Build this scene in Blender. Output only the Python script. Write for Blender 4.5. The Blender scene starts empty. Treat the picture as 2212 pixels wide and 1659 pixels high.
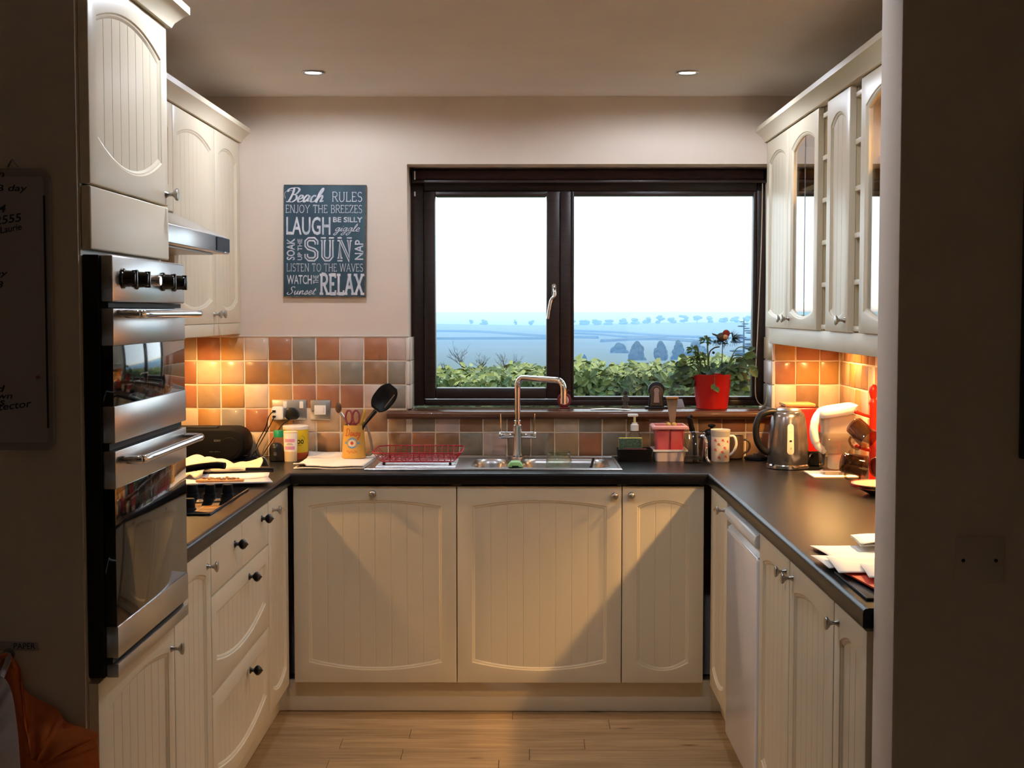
import bpy, bmesh, math, random
from mathutils import Vector, Matrix
random.seed(7)
PI = math.pi
scene = bpy.context.scene
col = scene.collection
# ------------------------------------------------------------------ camera, sky, exposure
H = 1.49
cam_d = bpy.data.cameras.new('camera'); cam = bpy.data.objects.new('camera', cam_d); col.objects.link(cam)
cam_d.sensor_width = 36; cam_d.lens = 2950/2212*36; cam_d.clip_start = .05; cam_d.clip_end = 20000
cam.location = (0, 0, H)
cam.rotation_euler = (math.radians(90-3.056), 0, math.radians(.369))
scene.camera = cam
vs = scene.view_settings
vs.view_transform = 'Standard'; vs.look = 'None'; vs.gamma = 1; vs.use_curve_mapping = False
vs.exposure = 0.55
scene.cycles.use_denoising = True
scene.cycles.max_bounces = 7; scene.cycles.diffuse_bounces = 4; scene.cycles.glossy_bounces = 3; scene.cycles.transmission_bounces = 4; scene.cycles.transparent_max_bounces = 12
scene.cycles.volume_bounces = 0
scene.cycles.use_adaptive_sampling = True; scene.cycles.adaptive_threshold = .07; scene.cycles.adaptive_min_samples = 16
scene.cycles.sample_clamp_indirect = 8; scene.cycles.use_light_tree = False
SKY = 2.2
w = bpy.data.worlds.new('sky'); scene.world = w; w.use_nodes = True
nb = w.node_tree.nodes['Background']; nb.inputs[0].default_value = (.80, .92, 1, 1); nb.inputs[1].default_value = SKY
pl = bpy.data.lights.new('window_portal', 'AREA'); pl.shape = 'RECTANGLE'; pl.size = 1.48; pl.size_y = 1.0
pl.cycles.is_portal = True
po = bpy.data.objects.new('window_portal', pl); col.objects.link(po); po.location = (.28, 5.83, 1.59); po.rotation_euler = (-PI/2, 0, 0)
DOWN_W = 13.0; UNDER_W = 34.0; DINE_W = 4.0
DOWN_C = (.86, .94, 1.08); UNDER_C = (1, .56, .19)

# ------------------------------------------------------------------ materials
MATS = {}
def mat(name, c, rough=.5, metal=0, noise=0, nscale=8, bump=0, bscale=60, trans=0, ior=1.45, coat=0, emit=None, es=0, spec=.5, stretch=None, c2=None, rnd=0, sss=0, alpha=1):
    if name in MATS: return MATS[name]
    m = bpy.data.materials.new(name); m.use_nodes = True; nt = m.node_tree; b = nt.nodes['Principled BSDF']
    I = b.inputs
    I['Base Color'].default_value = (*c, 1); I['Roughness'].default_value = rough; I['Metallic'].default_value = metal
    I['Transmission Weight'].default_value = trans; I['IOR'].default_value = ior; I['Coat Weight'].default_value = coat
    I['Coat Roughness'].default_value = .08; I['Specular IOR Level'].default_value = spec; I['Alpha'].default_value = alpha
    if emit: I['Emission Color'].default_value = (*emit, 1); I['Emission Strength'].default_value = es
    L = nt.links
    tc = nt.nodes.new('ShaderNodeTexCoord'); mp = nt.nodes.new('ShaderNodeMapping'); L.new(tc.outputs['Object'], mp.inputs[0])
    if stretch: mp.inputs['Scale'].default_value = stretch
    last = None
    if noise or c2:
        n = nt.nodes.new('ShaderNodeTexNoise'); n.inputs['Scale'].default_value = nscale; n.inputs['Detail'].default_value = 2
        L.new(mp.outputs[0], n.inputs[0])
        r = nt.nodes.new('ShaderNodeValToRGB'); r.color_ramp.elements[0].position = .3; r.color_ramp.elements[1].position = .7
        lo = c2 if c2 else tuple(x*(1-noise) for x in c); hi = c if c2 else tuple(min(1, x*(1+noise)) for x in c)
        r.color_ramp.elements[0].color = (*lo, 1); r.color_ramp.elements[1].color = (*hi, 1)
        L.new(n.outputs[0], r.inputs[0]); last = r.outputs[0]
    if rnd:
        oi = nt.nodes.new('ShaderNodeObjectInfo'); hs = nt.nodes.new('ShaderNodeHueSaturation')
        mr = nt.nodes.new('ShaderNodeMapRange'); mr.inputs[3].default_value = 1-rnd; mr.inputs[4].default_value = 1+rnd
        L.new(oi.outputs['Random'], mr.inputs[0]); L.new(mr.outputs[0], hs.inputs['Value'])
        if last: L.new(last, hs.inputs['Color'])
        else: hs.inputs['Color'].default_value = (*c, 1)
        last = hs.outputs[0]
    if last: L.new(last, I['Base Color'])
    if bump:
        n2 = nt.nodes.new('ShaderNodeTexNoise'); n2.inputs['Scale'].default_value = bscale; n2.inputs['Detail'].default_value = 1
        L.new(mp.outputs[0], n2.inputs[0])
        bp = nt.nodes.new('ShaderNodeBump'); bp.inputs['Strength'].default_value = bump; bp.inputs['Distance'].default_value = .004
        L.new(n2.outputs[0], bp.inputs['Height']); L.new(bp.outputs[0], I['Normal'])
    MATS[name] = m
    return m
def s(r, g, b):   # 0-255 display colour to linear
    f = lambda v: ((v/255+.055)/1.055)**2.4 if v > 10 else v/255/12.92
    return (f(r), f(g), f(b))
def glass_mat(name, tint=(1, 1, 1), strength=1.0, rough=.0):
    m = bpy.data.materials.new(name); m.use_nodes = True; nt = m.node_tree; L = nt.links
    nt.nodes.remove(nt.nodes['Principled BSDF']); out = nt.nodes['Material Output']
    tr = nt.nodes.new('ShaderNodeBsdfTransparent'); tr.inputs[0].default_value = (*tint, 1)
    gl = nt.nodes.new('ShaderNodeBsdfGlossy'); gl.inputs['Roughness'].default_value = rough
    fr = nt.nodes.new('ShaderNodeLayerWeight'); fr.inputs[0].default_value = .5
    pw = nt.nodes.new('ShaderNodeMath'); pw.operation = 'POWER'; pw.inputs[1].default_value = 5; L.new(fr.outputs['Facing'], pw.inputs[0])
    ma = nt.nodes.new('ShaderNodeMath'); ma.operation = 'MULTIPLY_ADD'; ma.inputs[1].default_value = .96; ma.inputs[2].default_value = .04; L.new(pw.outputs[0], ma.inputs[0])
    mu = nt.nodes.new('ShaderNodeMath'); mu.operation = 'MULTIPLY'; mu.inputs[1].default_value = strength; mu.use_clamp = True
    mx = nt.nodes.new('ShaderNodeMixShader'); L.new(ma.outputs[0], mu.inputs[0]); L.new(mu.outputs[0], mx.inputs[0])
    L.new(tr.outputs[0], mx.inputs[1]); L.new(gl.outputs[0], mx.inputs[2]); L.new(mx.outputs[0], out.inputs[0])
    MATS[name] = m; return m
M = {}
M['cream'] = mat('cream_vinyl', s(226, 214, 188), .38, noise=.03, nscale=3)
M['cream_in'] = mat('cream_carcass', s(222, 205, 170), .5, noise=.03, nscale=3)
M['wall'] = mat('cream_wall_paint', s(222, 206, 190), .9, noise=.03, nscale=4, bump=.06, bscale=120)
M['dine'] = mat('taupe_wall_paint', s(150, 130, 112), .9, noise=.05, nscale=5, bump=.1, bscale=90)
M['ceil'] = mat('ceiling_paint', s(228, 220, 212), .95, noise=.03, nscale=3, bump=.05, bscale=80)
M['worktop'] = mat('dark_laminate', (.0085, .008, .009), .28, noise=.5, nscale=160, bump=.12, bscale=350, spec=.24)
M['steel'] = mat('brushed_steel', (.60, .60, .61), .28, 1, noise=.06, nscale=60, stretch=(1, 40, 1))
M['steel_dk'] = mat('dark_steel', (.32, .32, .33), .35, 1)
M['chrome'] = mat('chrome', (.8, .8, .82), .07, 1)
M['satin'] = mat('satin_nickel', (.45, .42, .39), .32, 1)
M['pewter'] = mat('pewter', (.07, .065, .06), .35, .9)
M['blackgl'] = mat('black_glass', (.008, .008, .009), .04, coat=.3)
M['black'] = mat('black_plastic', (.006, .006, .0065), .38, spec=.35)
M['blackd'] = mat('dull_black', (.005, .005, .0055), .6, spec=.12)
M['blackm'] = mat('black_matt', (.010, .010, .010), .7)
M['white'] = mat('white_plastic', s(235, 233, 230), .3)
M['fridge'] = mat('white_enamel', s(240, 238, 242), .22, coat=.4)
M['frame'] = mat('dark_stained_wood', s(46, 31, 26), .36, noise=.25, nscale=14, stretch=(1, 1, 6), bump=.15, bscale=60)
M['sill'] = mat('brown_gloss_wood', s(98, 64, 44), .25, noise=.2, nscale=20, stretch=(.15, 1, 1), coat=.3)
M['grout'] = mat('grout', s(238, 222, 200), .85)
M['red'] = mat('red_gloss', s(190, 30, 24), .3, noise=.08, nscale=5)
M['redwire'] = mat('red_coated_wire', s(165, 24, 34), .35)
M['cloth'] = mat('white_cotton', s(232, 224, 212), .9, noise=.05, nscale=20, bump=.4, bscale=300)
M['clothc'] = mat('cream_cotton', s(206, 192, 164), .9, noise=.06, nscale=20, bump=.4, bscale=260)
M['paper'] = mat('paper', s(238, 234, 226), .8)
M['paper2'] = mat('paper_grey', s(205, 205, 212), .8)
M['cplate'] = mat('polished_plate', (.62, .59, .54), .3, 1)
M['pane'] = glass_mat('window_glass', (.98, .99, .99), .8)
M['dpane'] = glass_mat('cabinet_glass', (.93, .93, .9), 1.9, .0)
M['clear'] = glass_mat('clear_plastic', (.93, .92, .90), 1.5, .03)
M['clearg'] = glass_mat('green_tinted_plastic', (.92, .95, .89), 1.5, .06)
M['smoke'] = glass_mat('smoky_glass', (.62, .54, .46), 1.5, .03)
M['oak'] = None

# ------------------------------------------------------------------ mesh helpers
class MB:
    def __init__(s_): s_.v = []; s_.f = []
    def add(s_, vs, fs):
        n = len(s_.v); s_.v += [tuple(p) for p in vs]; s_.f += [[i+n for i in f] for f in fs]; return s_
    def box(s_, x0, x1, y0, y1, z0, z1):
        return s_.add([(x0,y0,z0),(x1,y0,z0),(x1,y1,z0),(x0,y1,z0),(x0,y0,z1),(x1,y0,z1),(x1,y1,z1),(x0,y1,z1)],
                      [(0,3,2,1),(4,5,6,7),(0,1,5,4),(1,2,6,5),(2,3,7,6),(3,0,4,7)])
    def prism(s_, pts, d0, d1, fn):   # pts 2-d outline, fn(u,v,d) -> world
        n = len(pts)
        return s_.add([fn(u, v, d0) for u, v in pts]+[fn(u, v, d1) for u, v in pts],
                      [list(range(n))[::-1], list(range(n, 2*n))]+[(i, (i+1) % n, n+(i+1) % n, n+i) for i in range(n)])
    def lathe(s_, prof, o=(0,0,0), axis=(0,0,1), seg=24, cap=True, sx=1, sy=1):
        a = Vector(axis).normalized(); t = Vector((1,0,0)) if abs(a.x) < .9 else Vector((0,1,0))
        u = (t - a*t.dot(a)).normalized(); v = a.cross(u); o = Vector(o); vs = []; fs = []
        for r, h in prof:
            for k in range(seg):
                q = 2*PI*k/seg; vs.append(o+a*h+u*(r*math.cos(q)*sx)+v*(r*math.sin(q)*sy))
        for i in range(len(prof)-1):
            for k in range(seg):
                k2 = (k+1) % seg; fs.append((i*seg+k, i*seg+k2, (i+1)*seg+k2, (i+1)*seg+k))
        if cap:
            if prof[0][0] > 1e-6: fs.append(list(range(seg))[::-1])
            if prof[-1][0] > 1e-6: fs.append([(len(prof)-1)*seg+k for k in range(seg)])
        return s_.add(vs, fs)
    def tube(s_, path, r, seg=8, closed=False, cap=True):
        P = [Vector(p) for p in path]; n = len(P); rs = (list(r)+[r[-1]]*n)[:n] if isinstance(r, (list, tuple)) else [r]*n
        vs = []; fs = []; up = None
        for i, p in enumerate(P):
            if closed: t = P[(i+1) % n]-P[i-1]
            else: t = P[min(i+1, n-1)]-P[max(i-1, 0)]
            t.normalize()
            if up is None: up = t.orthogonal().normalized()
            up = (up-t*up.dot(t)).normalized(); b = t.cross(up)
            for k in range(seg):
                q = 2*PI*k/seg; vs.append(p+(up*math.cos(q)+b*math.sin(q))*rs[i])
        m = n if closed else n-1
        for i in range(m):
            j = (i+1) % n
            for k in range(seg): fs.append((i*seg+k, i*seg+(k+1) % seg, j*seg+(k+1) % seg, j*seg+k))
        if cap and not closed: fs.append(list(range(seg))[::-1]); fs.append([(n-1)*seg+k for k in range(seg)])
        return s_.add(vs, fs)
    def sweep(s_, path, prof, closed=False):   # path in plan; prof list (offset to the left of travel, z)
        P = [Vector((p[0], p[1])) for p in path]; n = len(P); m = len(prof); vs = []; fs = []
        for i in range(n):
            d0 = (P[i]-P[i-1]).normalized() if (i > 0 or closed) else (P[1]-P[0]).normalized()
            d1 = (P[(i+1) % n]-P[i]).normalized() if (i < n-1 or closed) else d0
            n0 = Vector((-d0.y, d0.x)); n1 = Vector((-d1.y, d1.x)); b = (n0+n1).normalized(); k = 1/max(.2, b.dot(n0))
            for o, z in prof: q = P[i]+b*(o*k); vs.append((q.x, q.y, z))
        for i in range(n if closed else n-1):
            j = (i+1) % n
            for k in range(m): fs.append((i*m+k, i*m+(k+1) % m, j*m+(k+1) % m, j*m+k))
        if not closed: fs.append(list(range(m))[::-1]); fs.append([(n-1)*m+k for k in range(m)])
        return s_.add(vs, fs)
    def grid(s_, nu, nv, fn, thick=None):
        vs = [fn(i/nu, j/nv) for j in range(nv+1) for i in range(nu+1)]
        fs = [(j*(nu+1)+i, j*(nu+1)+i+1, (j+1)*(nu+1)+i+1, (j+1)*(nu+1)+i) for j in range(nv) for i in range(nu)]
        return s_.add(vs, fs)
    def sphere(s_, c, r, seg=12, rings=8, sc=(1,1,1)):
        pr = [(math.sin(PI*i/rings), -math.cos(PI*i/rings)) for i in range(rings+1)]
        n0 = len(s_.v); s_.lathe([(max(a, 1e-4)*r, b*r) for a, b in pr], (0,0,0), seg=seg, cap=False)
        for i in range(n0, len(s_.v)): p = s_.v[i]; s_.v[i] = (c[0]+p[0]*sc[0], c[1]+p[1]*sc[1], c[2]+p[2]*sc[2])
        return s_
    def xf(s_, mtx): s_.v = [tuple(mtx @ Vector(p)) for p in s_.v]; return s_
    def build(s_, name, m, parent=None, bevel=0, seg=2, smooth=True, ang=40, solid=0, sub=0):
        o = ORG.get(parent.name, Vector((0,0,0))) if parent else Vector((0,0,0))
        me = bpy.data.meshes.new(name); me.from_pydata([(p[0]-o.x, p[1]-o.y, p[2]-o.z) for p in s_.v], [], s_.f)
        bm = bmesh.new(); bm.from_mesh(me)
        bmesh.ops.recalc_face_normals(bm, faces=bm.faces)
        if bevel:
            es = [e for e in bm.edges if len(e.link_faces) == 2 and e.calc_face_angle(0) > math.radians(ang)]
            bmesh.ops.bevel(bm, geom=es, offset=bevel, segments=seg, affect='EDGES', profile=.5, clamp_overlap=True)
        bm.to_mesh(me); bm.free()
        if smooth:
            me.shade_smooth(); me.set_sharp_from_angle(angle=math.radians(ang))
        me.materials.append(m)
        ob = bpy.data.objects.new(name, me); col.objects.link(ob)
        if parent: ob.parent = parent; ORG[ob.name] = o
        if solid: md = ob.modifiers.new('thickness', 'SOLIDIFY'); md.thickness = solid; md.offset = 0
        if sub: md = ob.modifiers.new('smooth', 'SUBSURF'); md.levels = sub; md.render_levels = sub
        return ob
ORG = {}
def tag(o, label, cat, group=None, kind=None):
    o['label'] = label
    if cat: o['category'] = cat
    if group: o['group'] = group
    if kind: o['kind'] = kind
    return o
def thing(name, label, cat, loc=(0,0,0), group=None, kind=None):
    o = bpy.data.objects.new(name, None); col.objects.link(o); o.location = loc; o.empty_display_size = .05
    ORG[o.name] = Vector(loc)
    return tag(o, label, cat, group, kind)
def struct(o, label): o['kind'] = 'structure'; o['label'] = label; return o
def place(root, loc, rot=(0,0,0), sc=1):   # for things built around their own origin
    root.location = loc; root.rotation_euler = rot; root.scale = (sc, sc, sc)
def lin(p, q, n): return [tuple(a+(b-a)*i/n for a, b in zip(p, q)) for i in range(n+1)]
def crom(P, n=6, closed=False):
    P = [Vector(p) for p in P]; out = []; N = len(P)
    for i in range(N if closed else N-1):
        a, b, c, d = P[(i-1) % N if closed else max(i-1, 0)], P[i], P[(i+1) % N], P[(i+2) % N if closed else min(i+2, N-1)]
        for k in range(n):
            t = k/n; out.append(.5*((2*b)+(c-a)*t+(2*a-5*b+4*c-d)*t*t+(3*b-a-3*c+d)*t**3))
    if not closed: out.append(P[-1])
    return out
def rrect(x0, x1, y0, y1, r, n=5):
    out = []
    for cx, cy, a in ((x1-r, y1-r, 0), (x0+r, y1-r, 90), (x0+r, y0+r, 180), (x1-r, y0+r, 270)):
        for k in range(n+1): q = math.radians(a+90*k/n); out.append((cx+r*math.cos(q), cy+r*math.sin(q)))
    return out
# face frames: local (u, v, out) on the three runs of units
YB = 5.546; XL = -1.457; XR = 1.30; CEIL = 2.352
def on_back(F): return lambda u, v, w_: (u, F-w_, v)
def on_left(X): return lambda u, v, w_: (X+w_, u, v)
def on_right(X): return lambda u, v, w_: (X-w_, u, v)

# ------------------------------------------------------------------ lettering
def text_mb(body, x0, x1, z0, z1, fn, depth, shear=0, bold=0, rot=0):
    cu = bpy.data.curves.new('t', 'FONT'); cu.body = body; cu.size = 1; cu.shear = shear; cu.offset = bold; cu.resolution_u = 3
    ob = bpy.data.objects.new('t', cu); me = bpy.data.meshes.new_from_object(ob)
    V = [tuple(v.co[:2]) for v in me.vertices]; F = [list(p.vertices) for p in me.polygons]
    bpy.data.objects.remove(ob); bpy.data.curves.remove(cu); bpy.data.meshes.remove(me)
    if rot: V = [(-y, x) for x, y in V]
    ax = min(v[0] for v in V); bx = max(v[0] for v in V); ay = min(v[1] for v in V); by = max(v[1] for v in V)
    return MB().add([fn(x0+(x-ax)/(bx-ax)*(x1-x0), z0+(y-ay)/(by-ay)*(z1-z0), depth) for x, y in V], F)
def arc(cx, cy, rx, ry, a0, a1, n=10): return [(cx+rx*math.cos(math.radians(a0+(a1-a0)*k/n)), cy+ry*math.sin(math.radians(a0+(a1-a0)*k/n))) for k in range(n+1)]
GL = {
 'R': (.62, [[(.1,0),(.1,1)], [(.1,1)]+arc(.3,.75,.25,.25,90,-90)+[(.1,.5)], [(.3,.5),(.6,0)]]),
 'U': (.66, [[(.1,1),(.1,.3)]+arc(.33,.3,.23,.3,180,360)+[(.56,1)]]),
 'L': (.52, [[(.1,1),(.1,0)], [(.1,.03),(.5,.03),(.5,.2)]]),
 'E': (.54, [[(.1,0),(.1,1)], [(.1,.97),(.48,.97),(.48,.82)], [(.1,.52),(.4,.52)], [(.1,.03),(.5,.03),(.5,.2)]]),
 'S': (.5, [arc(.25,.74,.2,.24,30,270)+arc(.25,.26,.2,.25,90,-150)]),
 'N': (.7, [[(.1,0),(.1,1)], [(.1,1),(.6,0)], [(.6,0),(.6,1)]]),
 'J': (.42, [[(.32,1),(.32,.25)]+arc(.17,.25,.15,.25,0,-150)]),
 'O': (.74, [arc(.37,.5,.31,.48,90,450,18)]),
 'Y': (.66, [[(.05,1),(.33,.5),(.33,0)], [(.62,1),(.33,.5)]]),
 'T': (.62, [[(.31,0),(.31,.97)], [(.03,.8),(.03,.97),(.59,.97),(.59,.8)]]),
 'H': (.7, [[(.1,0),(.1,1)], [(.6,0),(.6,1)], [(.1,.52),(.6,.52)]]),
 'B': (.58, [[(.1,0),(.1,1)], [(.1,.98)]+arc(.28,.75,.2,.23,90,-90)+[(.1,.52)], [(.28,.52)]+arc(.3,.27,.24,.25,90,-90)+[(.1,.02)]]),
 'Z': (.58, [[(.06,.8),(.06,.97),(.52,.97),(.05,.03),(.54,.03),(.54,.2)]]),
 'I': (.26, [[(.13,0),(.13,1)]]),
 'W': (.95, [[(.03,1),(.25,0)], [(.25,0),(.47,1)], [(.47,1),(.7,0)], [(.7,0),(.92,1)]]),
 'A': (.68, [[(.04,0),(.34,1)], [(.34,1),(.64,0)], [(.17,.36),(.52,.36)]]),
 'V': (.66, [[(.04,1),(.33,0)], [(.33,0),(.62,1)]]),
 'X': (.66, [[(.05,1),(.61,0)], [(.05,0),(.61,1)]]),
 ' ': (.3, []),
}
VS = {'S': (.62, [[(.58,.72),(.58,.86),(.46,.97),(.18,.97),(.06,.86),(.06,.66),(.16,.56),(.48,.46),(.58,.36),(.58,.14),(.46,.03),(.18,.03),(.06,.14),(.06,.28)]]),
      'U': (.68, [[(.0,.97),(.26,.97)], [(.42,.97),(.68,.97)], [(.13,.97),(.13,.16),(.25,.03),(.43,.03),(.55,.16),(.55,.97)]]),
      'N': (.74, [[(.0,.03),(.26,.03)], [(.0,.97),(.22,.97)], [(.13,.03),(.13,.97),(.6,.03),(.6,.97)], [(.48,.97),(.74,.97)]])}
CU = {  # joined-up lower case and swash capitals, controls of a smooth line
 'B': (.8, [[(.02,.75),(.0,.92),(.3,1.02),(.36,.7),(.25,.1),(.08,.06)], [(.12,.98),(.5,1.05),(.72,.9),(.6,.62),(.36,.56),(.62,.5),(.7,.25),(.5,.04),(.3,.05)]]),
 'S': (.7, [[(.62,.85),(.5,1),(.3,.92),(.3,.7),(.48,.45),(.45,.15),(.2,.02),(.02,.15),(.1,.3)]]),
 'e': (.42, [[(.0,.18),(.28,.3),(.3,.46),(.16,.5),(.06,.25),(.16,.03),(.42,.12)]]),
 'a': (.5, [[(.36,.42),(.2,.52),(.05,.25),(.14,.03),(.34,.3),(.38,.48),(.34,.12),(.5,.1)]]),
 'c': (.4, [[(.32,.42),(.2,.5),(.06,.28),(.14,.03),(.4,.12)]]),
 'h': (.56, [[(.0,.1),(.28,.75),(.26,1.0),(.14,.7),(.08,.02),(.16,.3),(.32,.5),(.4,.35),(.38,.06),(.56,.12)]]),
 'g': (.5, [[(.36,.42),(.2,.52),(.05,.28),(.14,.08),(.34,.34),(.38,.5),(.32,-.2),(.14,-.45),(.02,-.3),(.24,-.08),(.5,.12)]]),
 'i': (.26, [[(.0,.1),(.12,.48),(.12,.08),(.26,.12)], [(.16,.68),(.18,.72)]]),
 'l': (.3, [[(.0,.1),(.24,.7),(.22,1.0),(.12,.7),(.1,.06),(.3,.12)]]),
 'u': (.52, [[(.0,.2),(.08,.48),(.08,.1),(.2,.04),(.36,.46),(.34,.08),(.52,.12)]]),
 'n': (.54, [[(.0,.2),(.08,.48),(.08,.02),(.2,.42),(.34,.46),(.34,.08),(.54,.12)]]),
 's': (.38, [[(.0,.1),(.2,.52),(.28,.25),(.16,.02),(.04,.1),(.2,.06),(.38,.12)]]),
 't': (.36, [[(.0,.1),(.2,.8),(.12,.3),(.16,.04),(.36,.12)], [(.04,.55),(.32,.58)]]),
 'D': (.78, [[(.2,.95),(.22,.5),(.12,.05),(.02,.12),(.3,.02),(.62,.25),(.66,.7),(.4,1.0),(.1,.9),(.05,.7)]]),
 'y': (.5, [[(.0,.3),(.08,.48),(.1,.15),(.22,.08),(.38,.48),(.34,-.1),(.16,-.45),(.04,-.3),(.5,.12)]]),
}
def ribbon(mb, pts, wd, put, taper=False):
    P = [Vector((p[0], p[1])) for p in pts]; n = len(P); vs = []
    for i, p in enumerate(P):
        t = P[min(i+1, n-1)]-P[max(i-1, 0)]
        if t.length < 1e-6: t = Vector((1, 0))
        t.normalize(); nn = Vector((-t.y, t.x)); k = 1
        if 0 < i < n-1:
            d = (P[i]-P[i-1]).normalized(); k = min(1.6, 1/max(.4, nn.dot(Vector((-d.y, d.x)))))
        h = wd*.5*k*((.35+.9*abs(t.y)) if taper else 1)
        vs += [put(p+nn*h), put(p-nn*h)]
    mb.add(vs, [(2*i, 2*i+1, 2*i+3, 2*i+2) for i in range(n-1)])
def stroke_mb(word, font, x0, x1, z0, z1, fn, depth, wd=.1, serif=0, shear=0, smooth=False, taper=False, gap=.06, lo=0, hi=1, mb=None):
    adv = sum(font[ch][0]+gap for ch in word)-gap; mb = mb or MB(); x = 0
    sx = (x1-x0)/(adv+shear*(hi-lo)); sz = (z1-z0)/(hi-lo)
    kd = [0]
    def put(p):
        kd[0] += 1; return fn(x0+(p[0]+shear*(p[1]-lo))*sx, z0+(p[1]-lo)*sz, depth+kd[0]*.000003)
    for ch in word:
        wch, st = font[ch]
        for pl_ in st:
            pts = [(x+a, b) for a, b in pl_]
            if smooth: pts = [(p.x, p.y) for p in crom([(a, b, 0) for a, b in pts], 6)]
            ribbon(mb, pts, wd, put, taper)
            if serif:
                for e, q in ((pts[0], pts[1]), (pts[-1], pts[-2])):
                    if (e[1] < .02 or e[1] > .98) and abs(e[1]-q[1]) > .2:
                        yy = .03 if e[1] < .5 else .97
                        ribbon(mb, [(e[0]-serif, yy), (e[0]+serif, yy)], .06 if serif < .13 else .12, put)
        x += wch+gap
    return mb

# ------------------------------------------------------------------ world-space mottled materials (oak, tiles)
def world_mat(name, c, c2, rough, scale, nscale, rnd, bump=0, bscale=30, knots=None, offs=40, coat=0, bdist=.002):
    m = bpy.data.materials.new(name); m.use_nodes = True; nt = m.node_tree; L = nt.links; b = nt.nodes['Principled BSDF']
    b.inputs['Roughness'].default_value = rough; b.inputs['Coat Weight'].default_value = coat
    g = nt.nodes.new('ShaderNodeNewGeometry'); oi = nt.nodes.new('ShaderNodeObjectInfo')
    mul = nt.nodes.new('ShaderNodeMath'); mul.operation = 'MULTIPLY'; mul.inputs[1].default_value = offs; L.new(oi.outputs['Random'], mul.inputs[0])
    ad = nt.nodes.new('ShaderNodeVectorMath'); L.new(g.outputs['Position'], ad.inputs[0]); L.new(mul.outputs[0], ad.inputs[1])
    mp = nt.nodes.new('ShaderNodeMapping'); mp.inputs['Scale'].default_value = scale; L.new(ad.outputs[0], mp.inputs[0])
    n = nt.nodes.new('ShaderNodeTexNoise'); n.inputs['Scale'].default_value = nscale; n.inputs['Detail'].default_value = 3; n.inputs['Distortion'].default_value = .6
    L.new(mp.outputs[0], n.inputs[0])
    r = nt.nodes.new('ShaderNodeValToRGB'); r.color_ramp.elements[0].position = .32; r.color_ramp.elements[1].position = .66
    r.color_ramp.elements[0].color = (*c2, 1); r.color_ramp.elements[1].color = (*c, 1); L.new(n.outputs[0], r.inputs[0])
    last = r.outputs[0]
    if knots:
        mp2 = nt.nodes.new('ShaderNodeMapping'); mp2.inputs['Scale'].default_value = (3.2, 9, 1); L.new(ad.outputs[0], mp2.inputs[0])
        v = nt.nodes.new('ShaderNodeTexVoronoi'); v.inputs['Scale'].default_value = 1.0; L.new(mp2.outputs[0], v.inputs[0])
        r2 = nt.nodes.new('ShaderNodeValToRGB'); r2.color_ramp.elements[0].position = .03; r2.color_ramp.elements[1].position = .13
        r2.color_ramp.elements[0].color = (*knots, 1); r2.color_ramp.elements[1].color = (1, 1, 1, 1); L.new(v.outputs['Distance'], r2.inputs[0])
        mx = nt.nodes.new('ShaderNodeMix'); mx.data_type = 'RGBA'; mx.blend_type = 'MULTIPLY'; mx.inputs[0].default_value = 1
        L.new(last, mx.inputs[6]); L.new(r2.outputs[0], mx.inputs[7]); last = mx.outputs[2]
    hs = nt.nodes.new('ShaderNodeHueSaturation'); mr = nt.nodes.new('ShaderNodeMapRange'); mr.inputs[3].default_value = 1-rnd; mr.inputs[4].default_value = 1+rnd
    L.new(oi.outputs['Random'], mr.inputs[0]); L.new(mr.outputs[0], hs.inputs['Value']); L.new(last, hs.inputs['Color'])
    L.new(hs.outputs[0], b.inputs['Base Color'])
    if bump:
        n2 = nt.nodes.new('ShaderNodeTexNoise'); n2.inputs['Scale'].default_value = bscale; n2.inputs['Detail'].default_value = 1
        L.new(ad.outputs[0], n2.inputs[0]); bp = nt.nodes.new('ShaderNodeBump'); bp.inputs['Strength'].default_value = bump; bp.inputs['Distance'].default_value = bdist
        L.new(n2.outputs[0], bp.inputs['Height']); L.new(bp.outputs[0], b.inputs['Normal'])
    return m
M['oak'] = world_mat('oak_board', s(182, 152, 112), s(150, 120, 84), .38, (1.3, 16, 4), 3, .14, knots=(.35, .25, .16), coat=.1)
TC = {'t': (s(186, 128, 94), s(168, 108, 74)), 'o': (s(204, 156, 96), s(184, 134, 78)), 'b': (s(196, 168, 134), s(178, 148, 112)),
      'c': (s(228, 206, 180), s(214, 188, 160)), 'g': (s(158, 148, 132), s(140, 130, 114)), 'n': (s(172, 132, 96), s(152, 112, 80)),
      'p': (s(210, 188, 176), s(196, 172, 160)), 'r': (s(180, 126, 98), s(162, 108, 82))}
TM = {k: world_mat('glazed_tile_'+n, a, b_, .32, (1, 1, 1), 9, .07, bump=.5, bscale=22, coat=.15) for (k, (a, b_)), n in
      zip(TC.items(), ('terracotta', 'ochre', 'beige', 'cream', 'grey', 'brown', 'pink', 'russet'))}

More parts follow.
